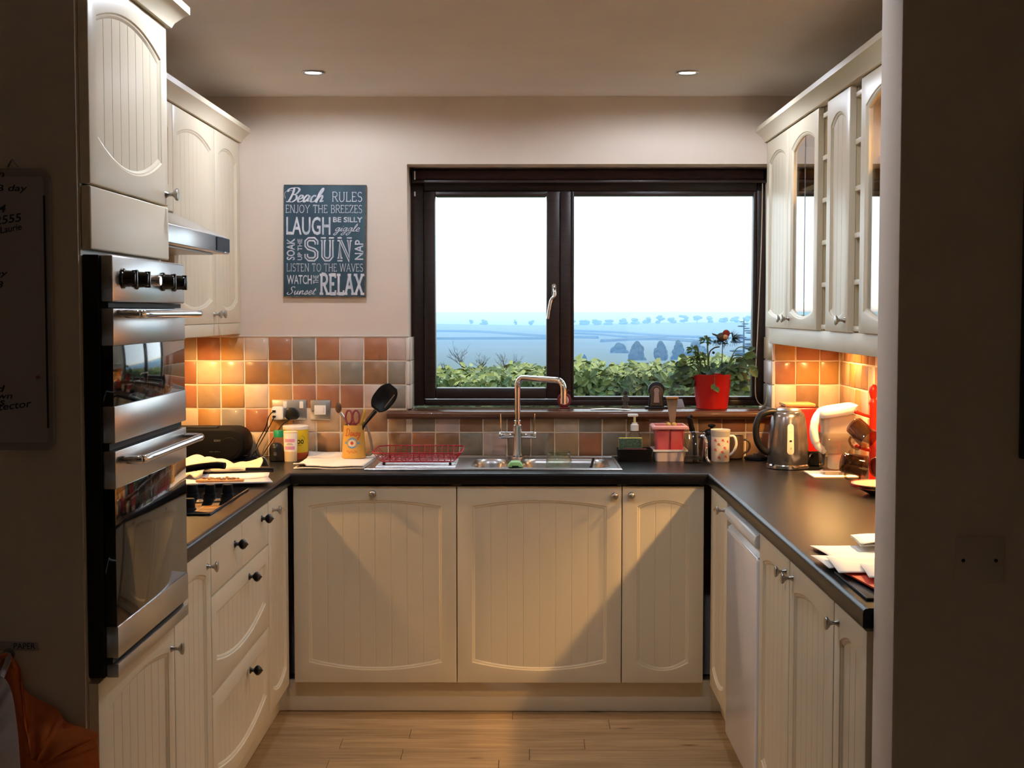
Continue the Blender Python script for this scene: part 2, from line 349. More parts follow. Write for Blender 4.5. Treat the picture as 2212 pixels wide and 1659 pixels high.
# ------------------------------------------------------------------ floor, ceiling, walls
floor = struct(MB().box(-3, 3, -2.6, 5.9, -.1, -.012).build('floor', M['oak']), 'oak boarded kitchen floor')
PW = .1125
def plank_mesh(x0, x1, y0, y1): return MB().box(x0+.0006, x1-.0006, y0+.0006, y1-.0006, -.0115, 0).build('plank', M['oak'], floor, bevel=.0012, seg=1)
y = 5.03; row = 0
ends = {0: [-.03, 1.2], 1: [.32], 2: [-.39, 1.1], 3: [-.62, .22, .75], 4: [-.4, .03]}
while y > 1.2:
    y0 = y-PW
    lo, hi = (-.93, .77) if y > 2.8 else (-1.9, 1.9)
    xs = ends.get(row)
    if xs is None:
        xs = []; x = lo+random.uniform(.1, .7)
        while x < hi: xs.append(x); x += random.uniform(.45, 1.2)
    xs = [lo]+[x for x in xs if lo+.03 < x < hi-.03]+[hi]
    for a, b in zip(xs, xs[1:]): plank_mesh(a, b, y0, y)
    y = y0; row += 1
struct(MB().box(-3, 3, -2.6, 5.9, CEIL, CEIL+.12).build('ceiling', M['ceil']), 'plain pale painted ceiling')
OX0, OX1, OZ0, OZ1 = -.46, 1.024, 1.062, 2.082
wb = MB().box(-1.7, OX0, YB, 5.86, 0, CEIL).box(OX1, 1.6, YB, 5.86, 0, CEIL).box(OX0, OX1, YB, 5.86, OZ1, CEIL).box(OX0, OX1, YB, 5.86, 0, OZ0)
wall_back = struct(wb.build('wall_back', M['wall'], smooth=False), 'cream back wall with the window and tiled splashback')
wall_left = struct(MB().box(-1.7, XL, 2.86, 5.7, 0, CEIL).build('wall_left', M['wall']), 'cream left wall behind the oven and hob')
wall_right = struct(MB().box(XR, 1.6, 2.69, 5.7, 0, CEIL).build('wall_right', M['wall']), 'right wall with tiles under the glazed cupboards')
wfr = struct(MB().box(.70, 3, 2.543, 2.688, 0, CEIL).build('wall_front_right', M['wall'], bevel=.004), 'wall end at the right side of the opening')
wfl = struct(MB().box(-3, -1.462, 2.690, 2.85, 0, CEIL).box(-1.462, -.871, 2.690, 2.6985, 0, CEIL).build('wall_front_left', M['wall'], smooth=False), 'wall beside the oven tower on the left')
struct(MB().box(-3.1, -3, -2.6, 2.6, 0, CEIL).build('wall_dining_left', M['dine']), 'dining side wall at left')
struct(MB().box(3, 3.1, -2.6, 2.6, 0, CEIL).build('wall_dining_right', M['dine']), 'dining side wall at right')
struct(MB().box(-3, 3, -2.7, -2.6, 0, CEIL).build('wall_dining_rear', M['dine']), 'dining wall behind the viewer')

# ------------------------------------------------------------------ tiles
TP = .0970; TX0 = -1.317; TZ0 = .900
def tile_mb(wu, wv, seed, fn):
    rd = random.Random(seed); j = lambda: rd.uniform(-.0009, .0009)
    g = .0027; a = [(g, g), (wu*.5, g+j()), (wu-g, g), (wu-g+j(), wv*.5), (wu-g, wv-g), (wu*.5, wv-g+j()), (g, wv-g), (g+j(), wv*.5)]
    a = [(u+j(), v+j()) for u, v in a]; ctr = (wu/2, wv/2)
    ins = [(ctr[0]+(u-ctr[0])*.93, ctr[1]+(v-ctr[1])*.93) for u, v in a]
    mb = MB(); n = 8
    mb.add([fn(u, v, 0) for u, v in a]+[fn(u, v, .0055) for u, v in a]+[fn(u, v, .0078) for u, v in ins]+[fn(*ctr, .0084)],
           [(i, (i+1) % n, n+(i+1) % n, n+i) for i in range(n)]+[(n+i, n+(i+1) % n, 2*n+(i+1) % n, 2*n+i) for i in range(n)]+[(2*n+i, 2*n+(i+1) % n, 3*n) for i in range(n)])
    return mb
TCACHE = {}
def put_tile(parent, c, u0, v0, wu, wv, org, kind):
    """org(u,v)-> world corner; kind 'b','l','r' chooses the facing"""
    fn = {'b': lambda u, v, d: (u, -d, v), 'l': lambda u, v, d: (d, u, v), 'r': lambda u, v, d: (-d, u, v)}[kind]
    key = (c, round(wu, 4), round(wv, 4), kind, random.randint(0, 2))
    if key not in TCACHE:
        o = tile_mb(wu, wv, hash(key[4]) + 5, fn).build('tile', TM[c], parent, ang=60); TCACHE[key] = o.data
    else:
        o = bpy.data.objects.new('tile', TCACHE[key]); col.objects.link(o); o.parent = parent
    o.location = org(u0, v0)
ROWS = ['ctobctgtptpp'[1:], 'tcbnonbgngg', 'tbobctnttpgg'[:10], 'cobtncbnbgg', 'nbgtrnbbtngg']
# left of the window: rows from the top, columns from x = -1.414
left_rows = {4: 'btoctgtptp', 3: 'tcbnonbgng', 2: 'tbocortrpg', 1: 'cogtocbnnb', 0: 'obbbtbngbng'[:10]}
orgb = lambda u, v: (u, YB, v)
for r, cs in left_rows.items():
    z0 = TZ0+r*TP
    put_tile(wall_back, 'o', XL, z0, TX0-TP-XL, TP, orgb, 'b')
    for i, c in enumerate(cs):
        x0 = TX0-TP+i*TP; wd = TP
        if x0+TP > -.466+.001 and z0+TP > 1.06: wd = -.4655-x0
        if wd > .01: put_tile(wall_back, c, x0, z0, wd, TP if not (i == 9 and r == 1) else TP, orgb, 'b')
XS = TX0-TP+10*TP        # below the sill, columns go on to the right
low1 = 'gpnbrbcgbnpbntobcn'; low0 = 'tngpggbtgbbgbbnobc'
for i in range(18):
    x0 = XS+i*TP
    for r, cs in ((1, low1), (0, low0)):
        wd = min(TP, XR-.008-x0); z0 = TZ0+r*TP
        if wd > .01:
            put_tile(wall_back, cs[i], x0, z0, wd, TP if (r == 0 or x0 > OX1+.0) else .062, orgb, 'b')
right_cols = {4: 'ott', 3: 'too', 2: 'cnc'}
for r, cs in right_cols.items():
    z0 = TZ0+r*TP; xs = [1.030, 1.1146, 1.2116, XR-.008]
    for i, c in enumerate(cs): put_tile(wall_back, c, xs[i], z0, xs[i+1]-xs[i], TP, orgb, 'b')
    put_tile(wall_back, 'b', OX1-.001, z0, .001, .001, orgb, 'b') if False else None
MB().box(XL, -.464, YB-.0048, YB+.001, .898, TZ0+5*TP+.002).box(-.464, 1.028, YB-.0048, YB+.001, .898, 1.055).box(1.028, XR, YB-.0048, YB+.001, .898, TZ0+5*TP+.002).build('grout', M['grout'], wall_back)
# tiled reveal on the right of the window and the bullnose trims
for r in (2, 3, 4): put_tile(wall_back, 'gpb'[r-2], YB+.004, TZ0+r*TP, .176, TP, lambda u, v: (OX1, u, v), 'r')
tm = M['trim'] = mat('white_glazed_trim', s(226, 214, 200), .25)
for r in range(2, 5):
    z0 = TZ0+r*TP+.001 if r > 2 else 1.092
    MB().box(-.4655, -.4525, YB-.011, YB+.004, z0, TZ0+(r+1)*TP-.001).build('trim_piece', tm, wall_back, bevel=.004)
    MB().box(1.018, 1.031, YB-.011, YB+.004, z0, TZ0+(r+1)*TP-.001).build('trim_piece', tm, wall_back, bevel=.004)
    MB().box(-.4535, -.4515+.004, YB+.004, YB+.19, z0, TZ0+(r+1)*TP-.001).build('trim_piece', tm, wall_back, bevel=.001)
MB().box(XL, -.4525, YB-.010, YB, TZ0+5*TP, TZ0+5*TP+.007).build('trim_piece', tm, wall_back, bevel=.003)
for side, wl, k, xw in (('l', wall_left, 'l', XL), ('r', wall_right, 'r', XR)):
    yy = YB-.009; n = 0; rd = random.Random(3 if side == 'l' else 11)
    while yy > (3.32 if side == 'l' else 3.45):
        wd = TP if n else .06
        for r in range(5):
            put_tile(wl, rd.choice('tobcgnpnbco' if side == 'r' else 'tobcgnpnotr'), yy-wd, TZ0+r*TP, wd, TP, (lambda xw: lambda u, v: (xw, u, v))(xw), k)
        yy -= wd; n += 1
    (MB().box(XL-.001, XL+.0048, yy, YB, .898, TZ0+5*TP) if side == 'l' else MB().box(XR-.0048, XR+.001, yy, YB, .898, TZ0+5*TP)).build('grout', M['grout'], wl)

# ------------------------------------------------------------------ window
YW = 5.73
win = thing('window_1', 'dark brown timber window with a casement on the left', None, (.28, YW, 1.09), kind='structure')
fr = MB()
z0, z1 = 1.092, OZ1
fr.box(OX0, -.405, YW, YW+.075, z0, z1).box(.985, OX1, YW, YW+.075, z0, z1).box(-.405, .985, YW, YW+.075, 1.99, z1).box(-.405, .985, YW, YW+.075, z0, 1.118)
fr.box(.163, .21, YW-.004, YW+.075, 1.118, 1.99)
fr.build('window_frame', M['frame'], win, bevel=.005)
sa = MB().box(-.405, -.357, YW-.014, YW+.05, 1.122, 1.988).box(.107, .162, YW-.014, YW+.05, 1.122, 1.988).box(-.357, .107, YW-.014, YW+.05, 1.966, 1.988).box(-.357, .107, YW-.014, YW+.05, 1.122, 1.168)
sash = sa.build('casement_sash', M['frame'], win, bevel=.006)
bd = MB().box(.21, .223, YW+.004, YW+.05, 1.118, 1.99).box(.971, .985, YW+.004, YW+.05, 1.118, 1.99).box(.223, .971, YW+.004, YW+.05, 1.97, 1.99).box(.223, .971, YW+.004, YW+.05, 1.118, 1.131)
bd.build('glazing_bead', M['frame'], win, bevel=.003)
MB().box(-.36, .11, YW+.030, YW+.034, 1.165, 1.969).build('pane', M['pane'], sash)
MB().box(.22, .974, YW+.030, YW+.034, 1.128, 1.973).build('pane', M['pane'], win)
hx = .138
hb = MB().prism(rrect(hx-.010, hx+.010, 1.548, 1.604, .009), 0, .012, lambda u, v, d: (u, YW-.014-d, v))
hd = hb.build('window_handle', M['chrome'], sash, bevel=.002)
MB().tube(crom([(hx, YW-.026, 1.585), (hx+.002, YW-.044, 1.575), (hx+.002, YW-.050, 1.555), (hx-.012, YW-.050, 1.535), (hx-.020, YW-.05, 1.50), (hx-.026, YW-.05, 1.458)], 6), [.007]*20+[.0065]*5+[.006]*6, 10).build('handle_lever', M['chrome'], sash)
sill_prof = [(0, 1.088), (.012, 1.086), (.02, 1.078), (.021, 1.066), (.012, 1.056), (0, 1.053)]
sl = MB().box(OX0+.003, OX1-.003, YB-.03, YW+.01, 1.056, 1.088)
sl.box(-.540, 1.06, 5.505, YB+.0005-.009, 1.056, 1.088)
sl.sweep([(-.540, 5.505), (1.06, 5.505)], [(-o, z) for o, z in sill_prof])
sl.build('window_sill', M['sill'], win, bevel=.002)
# roller blind with its bead chain
rb = thing('roller_blind', 'dark brown roller blind rolled up across the window head', 'blind', (.28, YW-.05, 2.06))
MB().lathe([(.024, 0), (.024, 1.44)], (-.44, YW-.04, 2.05), (1, 0, 0), 20).build('blind_roll', mat('dark_blind', s(52, 30, 30), .8, noise=.2, nscale=40), rb)
MB().box(-.45, 1.015, YW-.062, YW-.054, 2.018, 2.03).build('bottom_bar', M['frame'], rb, bevel=.002)
for x in (-.449, 1.006): MB().box(x, x+.006, YW-.07, YW-.01, 2.022, 2.078).build('bracket', M['black'], rb, bevel=.003)
for zz, h in ((2.048, .018), (1.972, .010)): MB().box(-.440, -.434, YW-.072, YW-.068, zz-h, zz+h).build('end_clip', M['white'], rb, bevel=.002)
ch = crom([(.998, YW-.05, 2.04), (.994, YW-.055, 1.75), (.978, YW-.08, 1.4), (.969, YW-.09, 1.2), (.975, YW-.09, 1.125), (1.003, YW-.09, 1.101), (1.017, YW-.09, 1.14), (1.018, YW-.08, 1.3), (1.014, YW-.06, 1.7), (1.012, YW-.05, 2.04)], 10)
MB().tube(ch, .0021, 6).build('pull_cord', mat('cream_cord', s(200, 180, 156), .7), rb)

# ------------------------------------------------------------------ outside: terrain, hedge, trees, haze
prof = [(6, -.6), (12, -.7), (30, -2.2), (100, -6.5), (300, -12.8), (500, -16.8), (800, -20.4), (1200, -21.6), (1600, -19.6), (2000, -16.2), (2200, -19), (2600, -34), (4500, -30), (6500, -1.5), (7500, -2), (9000, -20)]
def terr(x, y):
    for (a, za), (b, zb) in zip(prof, prof[1:]):
        if y <= b: t = (y-a)/(b-a); t = max(0, t); t = t*t*(3-2*t)*.5+t*.5; z = za+(zb-za)*t; break
    else: z = -30
    k = min(1, y/900)
    return z+k*(2.2*math.sin(x/170+y/400)+1.2*math.sin(x/71+1.3+y/230))*(1 if y < 3000 else .3)-max(0, x/y-.06)*y*.004*(1 if y < 2600 else 0)
ys = [6, 9, 12, 16, 22, 30, 45, 70, 100, 140, 190, 250, 320, 400, 500, 600, 700, 800, 900, 1000, 1120, 1240, 1360, 1480, 1600, 1720, 1840, 1920, 2000, 2080, 2200, 2400, 2600, 3200, 4500, 5400, 6000, 6500, 7000, 7600]
ter = MB(); NX = 60
for y_ in ys:
    for i in range(NX+1):
        x_ = (i/NX-.5)*y_*1.3; ter.v.append((x_, y_, terr(x_, y_)))
for j in range(len(ys)-1):
    for i in range(NX): a = j*(NX+1)+i; ter.f.append((a, a+1, a+NX+2, a+NX+1))
M['field'] = mat('winter_pasture', s(72, 84, 66), .95, c2=s(58, 72, 54), nscale=.006)
struct(ter.build('ground_outside', M['field'], ang=80), 'pasture falling to a valley and rising to a far ridge')
M['bark'] = mat('bare_bark', s(58, 48, 42), .9, noise=.2, nscale=30)
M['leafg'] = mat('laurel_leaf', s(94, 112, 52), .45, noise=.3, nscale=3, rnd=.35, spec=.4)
M['leafy'] = mat('laurel_leaf_yellow_lit', s(126, 132, 68), .45, noise=.25, nscale=3, rnd=.3, spec=.4)  # yellower, paler leaf that carries the light on the hedge top
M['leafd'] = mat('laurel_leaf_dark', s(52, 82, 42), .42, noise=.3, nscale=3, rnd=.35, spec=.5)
hedge = thing('laurel_hedge', 'clipped laurel hedge running along outside the window', 'hedge', (.3, 7.6, 0))
def htop(x): return 1.115+.035*(x+.6)+.012*math.sin(7*x)+.01*math.sin(17*x+2)
def hcore(u, v):
    x = -2.2+5.6*u
    pts = [(6.93, -.6), (6.90, .7), (6.92, htop(x)-.09), (7.05, htop(x)-.04), (8.4, htop(x)-.03), (8.5, .6), (8.5, -.6)]
    k = min(int(v*6), 5); t = v*6-k; a, b = pts[k], pts[k+1]
    return (x, a[0]+(b[0]-a[0])*t, a[1]+(b[1]-a[1])*t)
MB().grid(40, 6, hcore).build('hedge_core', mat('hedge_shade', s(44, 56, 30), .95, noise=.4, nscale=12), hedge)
def leaf_pts(L, W, fold):
    return [(0,0,0), (W*.5, L*.35, fold), (W*.42, L*.72, fold*.8), (0, L, -fold*.3), (-W*.42, L*.72, fold*.8), (-W*.5, L*.35, fold), (0, L*.5, 0)]
LF = [(0,1,6), (1,2,6), (2,3,6), (3,4,6), (4,5,6), (5,0,6)]
rd = random.Random(5)
def leaf_mx(p, n, sc):
    n = Vector(n).normalized(); t = Vector((rd.uniform(-1,1), rd.uniform(-1,1), rd.uniform(-.3,1.2))); t = (t-n*t.dot(n)).normalized(); b = t.cross(n)
    return Matrix(((b.x, t.x, n.x, p[0]), (b.y, t.y, n.y, p[1]), (b.z, t.z, n.z, p[2]), (0,0,0,1))) @ Matrix.Scale(sc, 4)
stuffs = {k: MB() for k in ('leafg', 'leafy', 'leafd')}
for i in range(19000):
    x = rd.uniform(-1.6, 2.6)
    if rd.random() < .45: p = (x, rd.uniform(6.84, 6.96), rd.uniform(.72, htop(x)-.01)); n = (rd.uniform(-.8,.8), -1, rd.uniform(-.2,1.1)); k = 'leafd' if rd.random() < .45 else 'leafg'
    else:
        yy = rd.uniform(6.9, 8.5); p = (x, yy, htop(x)-.045+rd.uniform(0, .05)*(1+.5*math.sin(9*x+5*yy))); n = (rd.uniform(-.9,.9), rd.uniform(-1.2,.6), 1); k = 'leafy' if rd.random() < .6 else 'leafg'  # top light painted in by mixing yellower leaves there
    mx = leaf_mx(p, n, rd.uniform(.7, 1.25))
    stuffs[k].add([mx @ Vector(q) for q in leaf_pts(.052, .025, .005)], LF)
for k, mb in stuffs.items(): o = mb.build('leaves', M[k], hedge, smooth=False); o['kind'] = 'stuff'
leaf_me = {}
for k in ('leafg', 'leafy', 'leafd'):
    o = MB().add(leaf_pts(.056, .028, .006), LF).build('leaf', M[k], hedge, smooth=False); leaf_me[k] = o.data; ORG.pop(o.name, None); bpy.data.objects.remove(o)
for i in range(260):
    x = rd.uniform(-.9, 1.75); 
    if -.04 < x < .2 and rd.random() < .7: x += .5
    zt = htop(x); zz = rd.uniform(.84 if x > .2 else .93, zt); k = rd.choice(['leafg', 'leafd', 'leafd', 'leafy'])
    o = bpy.data.objects.new('leaf', leaf_me[k]); col.objects.link(o); o.parent = hedge
    o.matrix_local = Matrix.Translation(-Vector((.3, 7.6, 0))) @ leaf_mx((x, rd.uniform(6.80, 6.86), zz), (rd.uniform(-.7,.7), -1, rd.uniform(0,.9)), rd.uniform(.9, 1.4))
def twig(mb, p, d, L, r, depth, rd):
    n = 4; pts = [Vector(p)]
    for i in range(n): d = (d+Vector((rd.uniform(-.25,.25), rd.uniform(-.25,.25), rd.uniform(-.12,.2)))).normalized(); pts.append(pts[-1]+d*L/n)
    mb.tube(pts, [r*(1-.5*i/n) for i in range(n+1)], 4)
    if depth:
        for k in range(3):
            q = pts[rd.choice([1, 2, 3, 4])]; dd = (d+Vector((rd.uniform(-1.1,1.1), rd.uniform(-.8,.8), rd.uniform(-.2,.7)))).normalized()
            twig(mb, q, dd, L*rd.uniform(.5,.75), r*.5, depth-1, rd)
def bare_tree(px, y_, ztop, zbase, label, seed, sp=.35):
    x_ = (px-1125)*y_/2950; rr = random.Random(seed)
    t = thing('bare_tree', label, 'tree', (x_, y_, terr(x_, y_)), 'leafless trees behind the hedge')
    MB().tube([(x_, y_, terr(x_, y_)), (x_+.05, y_, (terr(x_, y_)+zbase)/2), (x_, y_, zbase)], [.10, .08, .06], 6).build('trunk', M['bark'], t)
    mb = MB()
    for k in range(5):
        a = rr.uniform(-1.25, 1.25); twig(mb, (x_, y_, zbase-.1), Vector((math.sin(a), rr.uniform(-.4,.4), math.cos(a))), (ztop-zbase)*rr.uniform(.6,.95), .014, 3, rr)
    mb.build('branches', M['bark'], t, smooth=False)
def zpy(py, y_): return H-(py-672)*y_/2950
bare_tree(1003, 38, zpy(752, 38), zpy(790, 38), 'spreading bare tree beyond the hedge at the left of the casement', 3)
bare_tree(1092, 40, zpy(757, 40), zpy(788, 40), 'leaning bare tree beyond the hedge near the mullion', 8)
bare_tree(1040, 44, zpy(765, 44), zpy(788, 44), 'low bare shrub between the two bare trees', 12)
bare_tree(956, 42, zpy(778, 42), zpy(795, 42), 'small bare shrub at the left edge of the casement glass', 15)
M['ridge'] = mat('ridge_foliage_hazed', s(74, 84, 72), .95)  # paler green, distance haze partly painted into the foliage colour
M['conifer'] = mat('far_foliage', s(48, 62, 50), .95, noise=.3, nscale=.6)
def blob_tree(px, y_, py0, py1, wpx, label, seed, kind='round', group='trees standing in the valley'):
    x_ = (px-1125)*y_/2950; z0_, z1_ = zpy(py1, y_), zpy(py0, y_); r = wpx*y_/2950/2; rr = random.Random(seed)
    if kind == 'open': z1_ = terr(x_, y_)+(z1_-z0_); z0_ = terr(x_, y_)-.5
    t = thing('far_tree', label, 'tree', (x_, y_, z0_-1), group)
    MB().tube([(x_, y_, z0_-3), (x_, y_, z0_+(z1_-z0_)*.4)], [r*.12, r*.06], 6).build('trunk', M['bark'], t)
    mb = MB()
    if kind == 'round':
        n0 = 10
        pr = [(.55, 0), (.92, .15), (1, .35), (.9, .6), (.62, .82), (.3, .95), (.03, 1)]
        for k in range(34): 
            a = rr.uniform(0, 2*PI); h = rr.uniform(.1, 1.0); q = .62*(1-h**3)
            mb.sphere((x_+r*q*math.cos(a)*1.25, y_+r*q*math.sin(a), z0_+(z1_-z0_)*h*.95), r*rr.uniform(.26, .40), 10, 7, (1, 1, 1.2))
        mb.lathe([(a*r*.85, b*.94*(z1_-z0_)) for a, b in pr], (x_, y_, z0_), seg=12)
    elif kind == 'flat':
        for k in range(16):
            h = .12+.055*k; q = r*(1.05-.72*h*h); a = rr.uniform(0, 2*PI)
            mb.sphere((x_+math.cos(a)*q*.55, y_+math.sin(a)*q*.4, z0_+(z1_-z0_)*h), q*rr.uniform(.4, .62), 10, 6, (1, 1, .17))
        mb.lathe([(r*.09, 0), (r*.03, 1.0*(z1_-z0_))], (x_, y_, z0_), seg=7)
    else:
        for k in range(8): a = rr.uniform(0, 2*PI); q = rr.uniform(.2, .75)*r; mb.sphere((x_+q*math.cos(a), y_+q*math.sin(a), z0_+(z1_-z0_)*rr.uniform(.12, .72)), r*.46, 10, 6, (1.15, 1, .62))
    mb.build('crown', M['ridge'] if kind == 'open' else M['conifer'], t, ang=180)
    return t
blob_tree(1376, 480, 742, 782, 37, 'rounded dark evergreen in the valley, leftmost of the big two', 1)
blob_tree(1427, 480, 740, 782, 31, 'rounded dark evergreen in the valley, beside the jagged one', 2)
blob_tree(1465, 500, 737, 782, 30, 'jagged dark conifer to the left of the potted plant', 4)
blob_tree(1262, 480, 766, 782, 11, 'tiny dark fir just above the hedge by the mullion', 5)
blob_tree(1338, 620, 746, 782, 46, 'hazy broad tree left of the two rounded evergreens', 6)
blob_tree(1505, 560, 744, 785, 60, 'hazy broad tree behind the potted plant', 9)
blob_tree(1606, 330, 690, 778, 62, 'tall layered cedar at the right edge of the glass', 7, 'flat')
for px, wq, lab in ((1018, 10, 'small leaning oak on the far ridge at left'), (1046, 18, 'round topped oak on the far ridge'), (1115, 10, 'thin tree on the far ridge near the mullion'), (1146, 14, 'low tree on the far ridge beside the mullion')):
    blob_tree(px, 1990, 683, 697, wq, lab, px, 'open', 'trees on the far ridge')
k = 0
for px in range(1236, 1625, 27):
    blob_tree(px+random.uniform(-2, 2), 1985, 681+4*math.sin(px/40)+(px-1236)*.012, 700+(px-1236)*.012, 21, 'hazy tree in the wooded line along the far ridge', px, 'open', 'wooded line along the far ridge')
M['hrow'] = mat('hedgerow', s(62, 70, 54), .95)
def hrow(pts, wd, label):
    P = crom([((px-1125)*y_/2950, y_, 0) for px, y_ in pts], 8); mb = MB()
    mb.tube([(p.x, p.y, terr(p.x, p.y)+wd*.4) for p in P], wd, 5)
    tag(mb.build('hedgerow', M['hrow']), label, 'hedgerow', 'field hedgerows across the valley')
hrow([(930, 1430), (1040, 1390), (1180, 1180), (1290, 1090)], 1.6, 'thin field hedgerow crossing the left pane')
hrow([(930, 1060), (1060, 1075), (1180, 1060)], 1.4, 'lower thin field hedgerow in the left pane')
hrow([(1236, 1500), (1330, 1440), (1420, 1290), (1480, 1240), (1640, 1200)], 1.8, 'upper field hedgerow curving across the right pane')
hrow([(1236, 1330), (1300, 1270), (1370, 1130), (1440, 1110)], 1.6, 'middle field hedgerow descending in the right pane')
hrow([(1300, 940), (1370, 1010), (1430, 1040), (1490, 960), (1560, 900)], 1.6, 'arched field hedgerow above the evergreens')
hz = bpy.data.materials.new('valley_haze'); hz.use_nodes = True; nt = hz.node_tree; nt.nodes.remove(nt.nodes['Principled BSDF'])
vsn = nt.nodes.new('ShaderNodeVolumeScatter'); vsn.inputs['Color'].default_value = (.11, .27, .60, 1); vsn.inputs['Density'].default_value = 1/800
nt.links.new(vsn.outputs[0], nt.nodes['Material Output'].inputs['Volume'])
HAZE = MB().box(-3000, 3000, 60, 7400, -70, 6)
tag(HAZE.build('haze', hz, smooth=False), 'pale blue mist lying over the whole valley', 'mist', kind='stuff')

# ------------------------------------------------------------------ cupboard doors and knobs
def knob(parent, fn, u, v, kind='mushroom'):
    o = Vector(fn(u, v, 0)); a = Vector(fn(u, v, 1))-o
    if kind == 'mushroom': pr = [(.009, 0), (.008, .002), (.0048, .006), (.0042, .014), (.006, .019), (.0135, .024), (.0150, .027), (.0142, .0295), (.008, .0312), (.0005, .0318)]; m = M['satin']
    elif kind == 'round': pr = [(.007, 0), (.006, .008), (.0105, .012), (.0135, .017), (.0135, .021), (.010, .0255), (.005, .0275), (.0005, .028)]; m = M['satin']
    else:
        pr = [(.011, 0), (.010, .003), (.0055, .006), (.005, .012)]
        for i in range(9): t = i/8; r = .0165*math.sin(PI*(.16+.80*t))**.8; pr += [(r, .014+.024*t), (r*.86, .0155+.024*t)]
        pr += [(.0005, .041)]; m = M['pewter']
    return MB().lathe(pr, o, a, 18).build('knob', m, parent, ang=50)
def loops(u0, u1, v0, v1, rt, rb, n=14):
    L = []
    for i in range(n+1): t = i/n; L.append((u0+(u1-u0)*t, v0-rb*(1-(2*t-1)**2)))
    for i in range(n+1): t = 1-i/n; L.append((u0+(u1-u0)*t, v1+rt*(1-(2*t-1)**2)))
    return L
def door(parent, fn, u0, u1, v0, v1, kind='panel', knobs=(), rt=.022, rb=.030, st=.054, top=.073, bot=.076, T=.020, name='door', mm=None, pitch=.058):
    mm = mm or M['cream']; n = 14; mb = MB()
    ou = lambda i_, w_: [fn(u, v, w_) for u, v in loops(u0+i_, u1-i_, v0+i_, v1-i_, 0, 0, n)]
    inn = lambda i_, w_: [fn(u, v, w_) for u, v in loops(u0+st+i_, u1-st-i_, v0+bot+i_, v1-top-i_, rt, rb, n)]
    if kind == 'plain':
        mb.prism([(u0, v0), (u1, v0), (u1, v1), (u0, v1)], -T, 0, fn)
        d = mb.build(name, mm, parent, bevel=.004, seg=3)
    else:
        rings = [ou(0, -T), ou(0, -.0035), ou(.001, -.001), ou(.0035, 0), inn(0, 0), inn(.003, -.0032), inn(.006, -.0036), inn(.011, -.0075)]
        if kind == 'glass': rings += [inn(.011, -T)]
        N = len(rings[0])
        for r in rings: mb.v += r
        for k in range(len(rings)-1):
            for i in range(N): j = (i+1) % N; mb.f.append((k*N+i, k*N+j, (k+1)*N+j, (k+1)*N+i))
        if kind == 'glass':
            k = len(rings)-1
            for i in range(N): j = (i+1) % N; mb.f.append((k*N+i, k*N+j, j, i))
        d = mb.build(name, mm, parent, ang=28)
        a, b = u0+st+.010, u1-st-.010
        zt = lambda u: v1-top-.010+rt*(1-(2*(u-a)/(b-a)-1)**2); zb = lambda u: v0+bot+.010-rb*(1-(2*(u-a)/(b-a)-1)**2)
        if kind == 'panel':
            nb_ = max(2, round((b-a)/pitch)); cols = [(a, 0)]
            for k in range(1, nb_):
                c = a+(b-a)*k/nb_; cols += [(c-.0016, 0), (c, -.0014), (c+.0016, 0)]
            cols.append((b, 0)); ext = []
            for (ua, wa), (ub, wb_) in zip(cols, cols[1:]):
                m_ = max(1, int((ub-ua)/.02))
                for q in range(m_): ext.append((ua+(ub-ua)*q/m_, wa+(wb_-wa)*q/m_))
            ext.append(cols[-1]); p = MB(); W0 = -.0075
            for u, w_ in ext: p.v += [fn(u, zb(u), W0+w_), fn(u, zt(u), W0+w_), fn(u, zb(u), -T+.002), fn(u, zt(u), -T+.002)]
            for i in range(len(ext)-1): q = 4*i; p.f += [(q, q+4, q+5, q+1), (q+2, q+3, q+7, q+6)]
            p.build('panel', mm, d, ang=15)
        else:
            p = MB(); ext = [a+(b-a)*i/20 for i in range(21)]
            for u in ext: p.v += [fn(u, zb(u), -.011), fn(u, zt(u), -.011), fn(u, zb(u), -.014), fn(u, zt(u), -.014)]
            for i in range(20): q = 4*i; p.f += [(q, q+4, q+5, q+1), (q+2, q+3, q+7, q+6)]
            p.build('pane', M['dpane'], d, smooth=False)
            c = (a+b)/2
            MB().prism([(c-.0015, zb(c)), (c+.0015, zb(c)), (c+.0015, zt(c)), (c-.0015, zt(c))], -.011, -.0095, fn).build('lead_line', M['steel_dk'], d, smooth=False)
    for k in knobs: knob(d, fn, *k)
    return d
def carcass(parent, x0, x1, y0, y1, z0, z1, front, t=.018, shelves=(), m=None, name='body'):
    mb = MB(); m = m or M['cream_in']
    mb.box(x0, x1, y0, y1, z0, z0+t).box(x0, x1, y0, y1, z1-t, z1)
    if front == 'y': mb.box(x0, x0+t, y0, y1, z0+t, z1-t).box(x1-t, x1, y0, y1, z0+t, z1-t).box(x0+t, x1-t, y1-.006, y1, z0+t, z1-t)
    else:
        mb.box(x0, x1, y0, y0+t, z0+t, z1-t).box(x0, x1, y1-t, y1, z0+t, z1-t)
        if front == '+x': mb.box(x0, x0+.006, y0+t, y1-t, z0+t, z1-t)
        else: mb.box(x1-.006, x1, y0+t, y1-t, z0+t, z1-t)
    for zz in shelves: mb.box(x0+.007, x1-.025 if front == '+x' else x1-.007, y0+t, y1-t, zz, zz+t) if front == '+x' else mb.box(x0+.025, x1-.007, y0+t, y1-t, zz, zz+t)
    return mb.build(name, m, parent, smooth=False)
DZ0, DZ1 = .122, .850
FB = 4.966; FL = -.848; FR = .692
fb, fl, frt = on_back(FB), on_left(FL), on_right(FR)
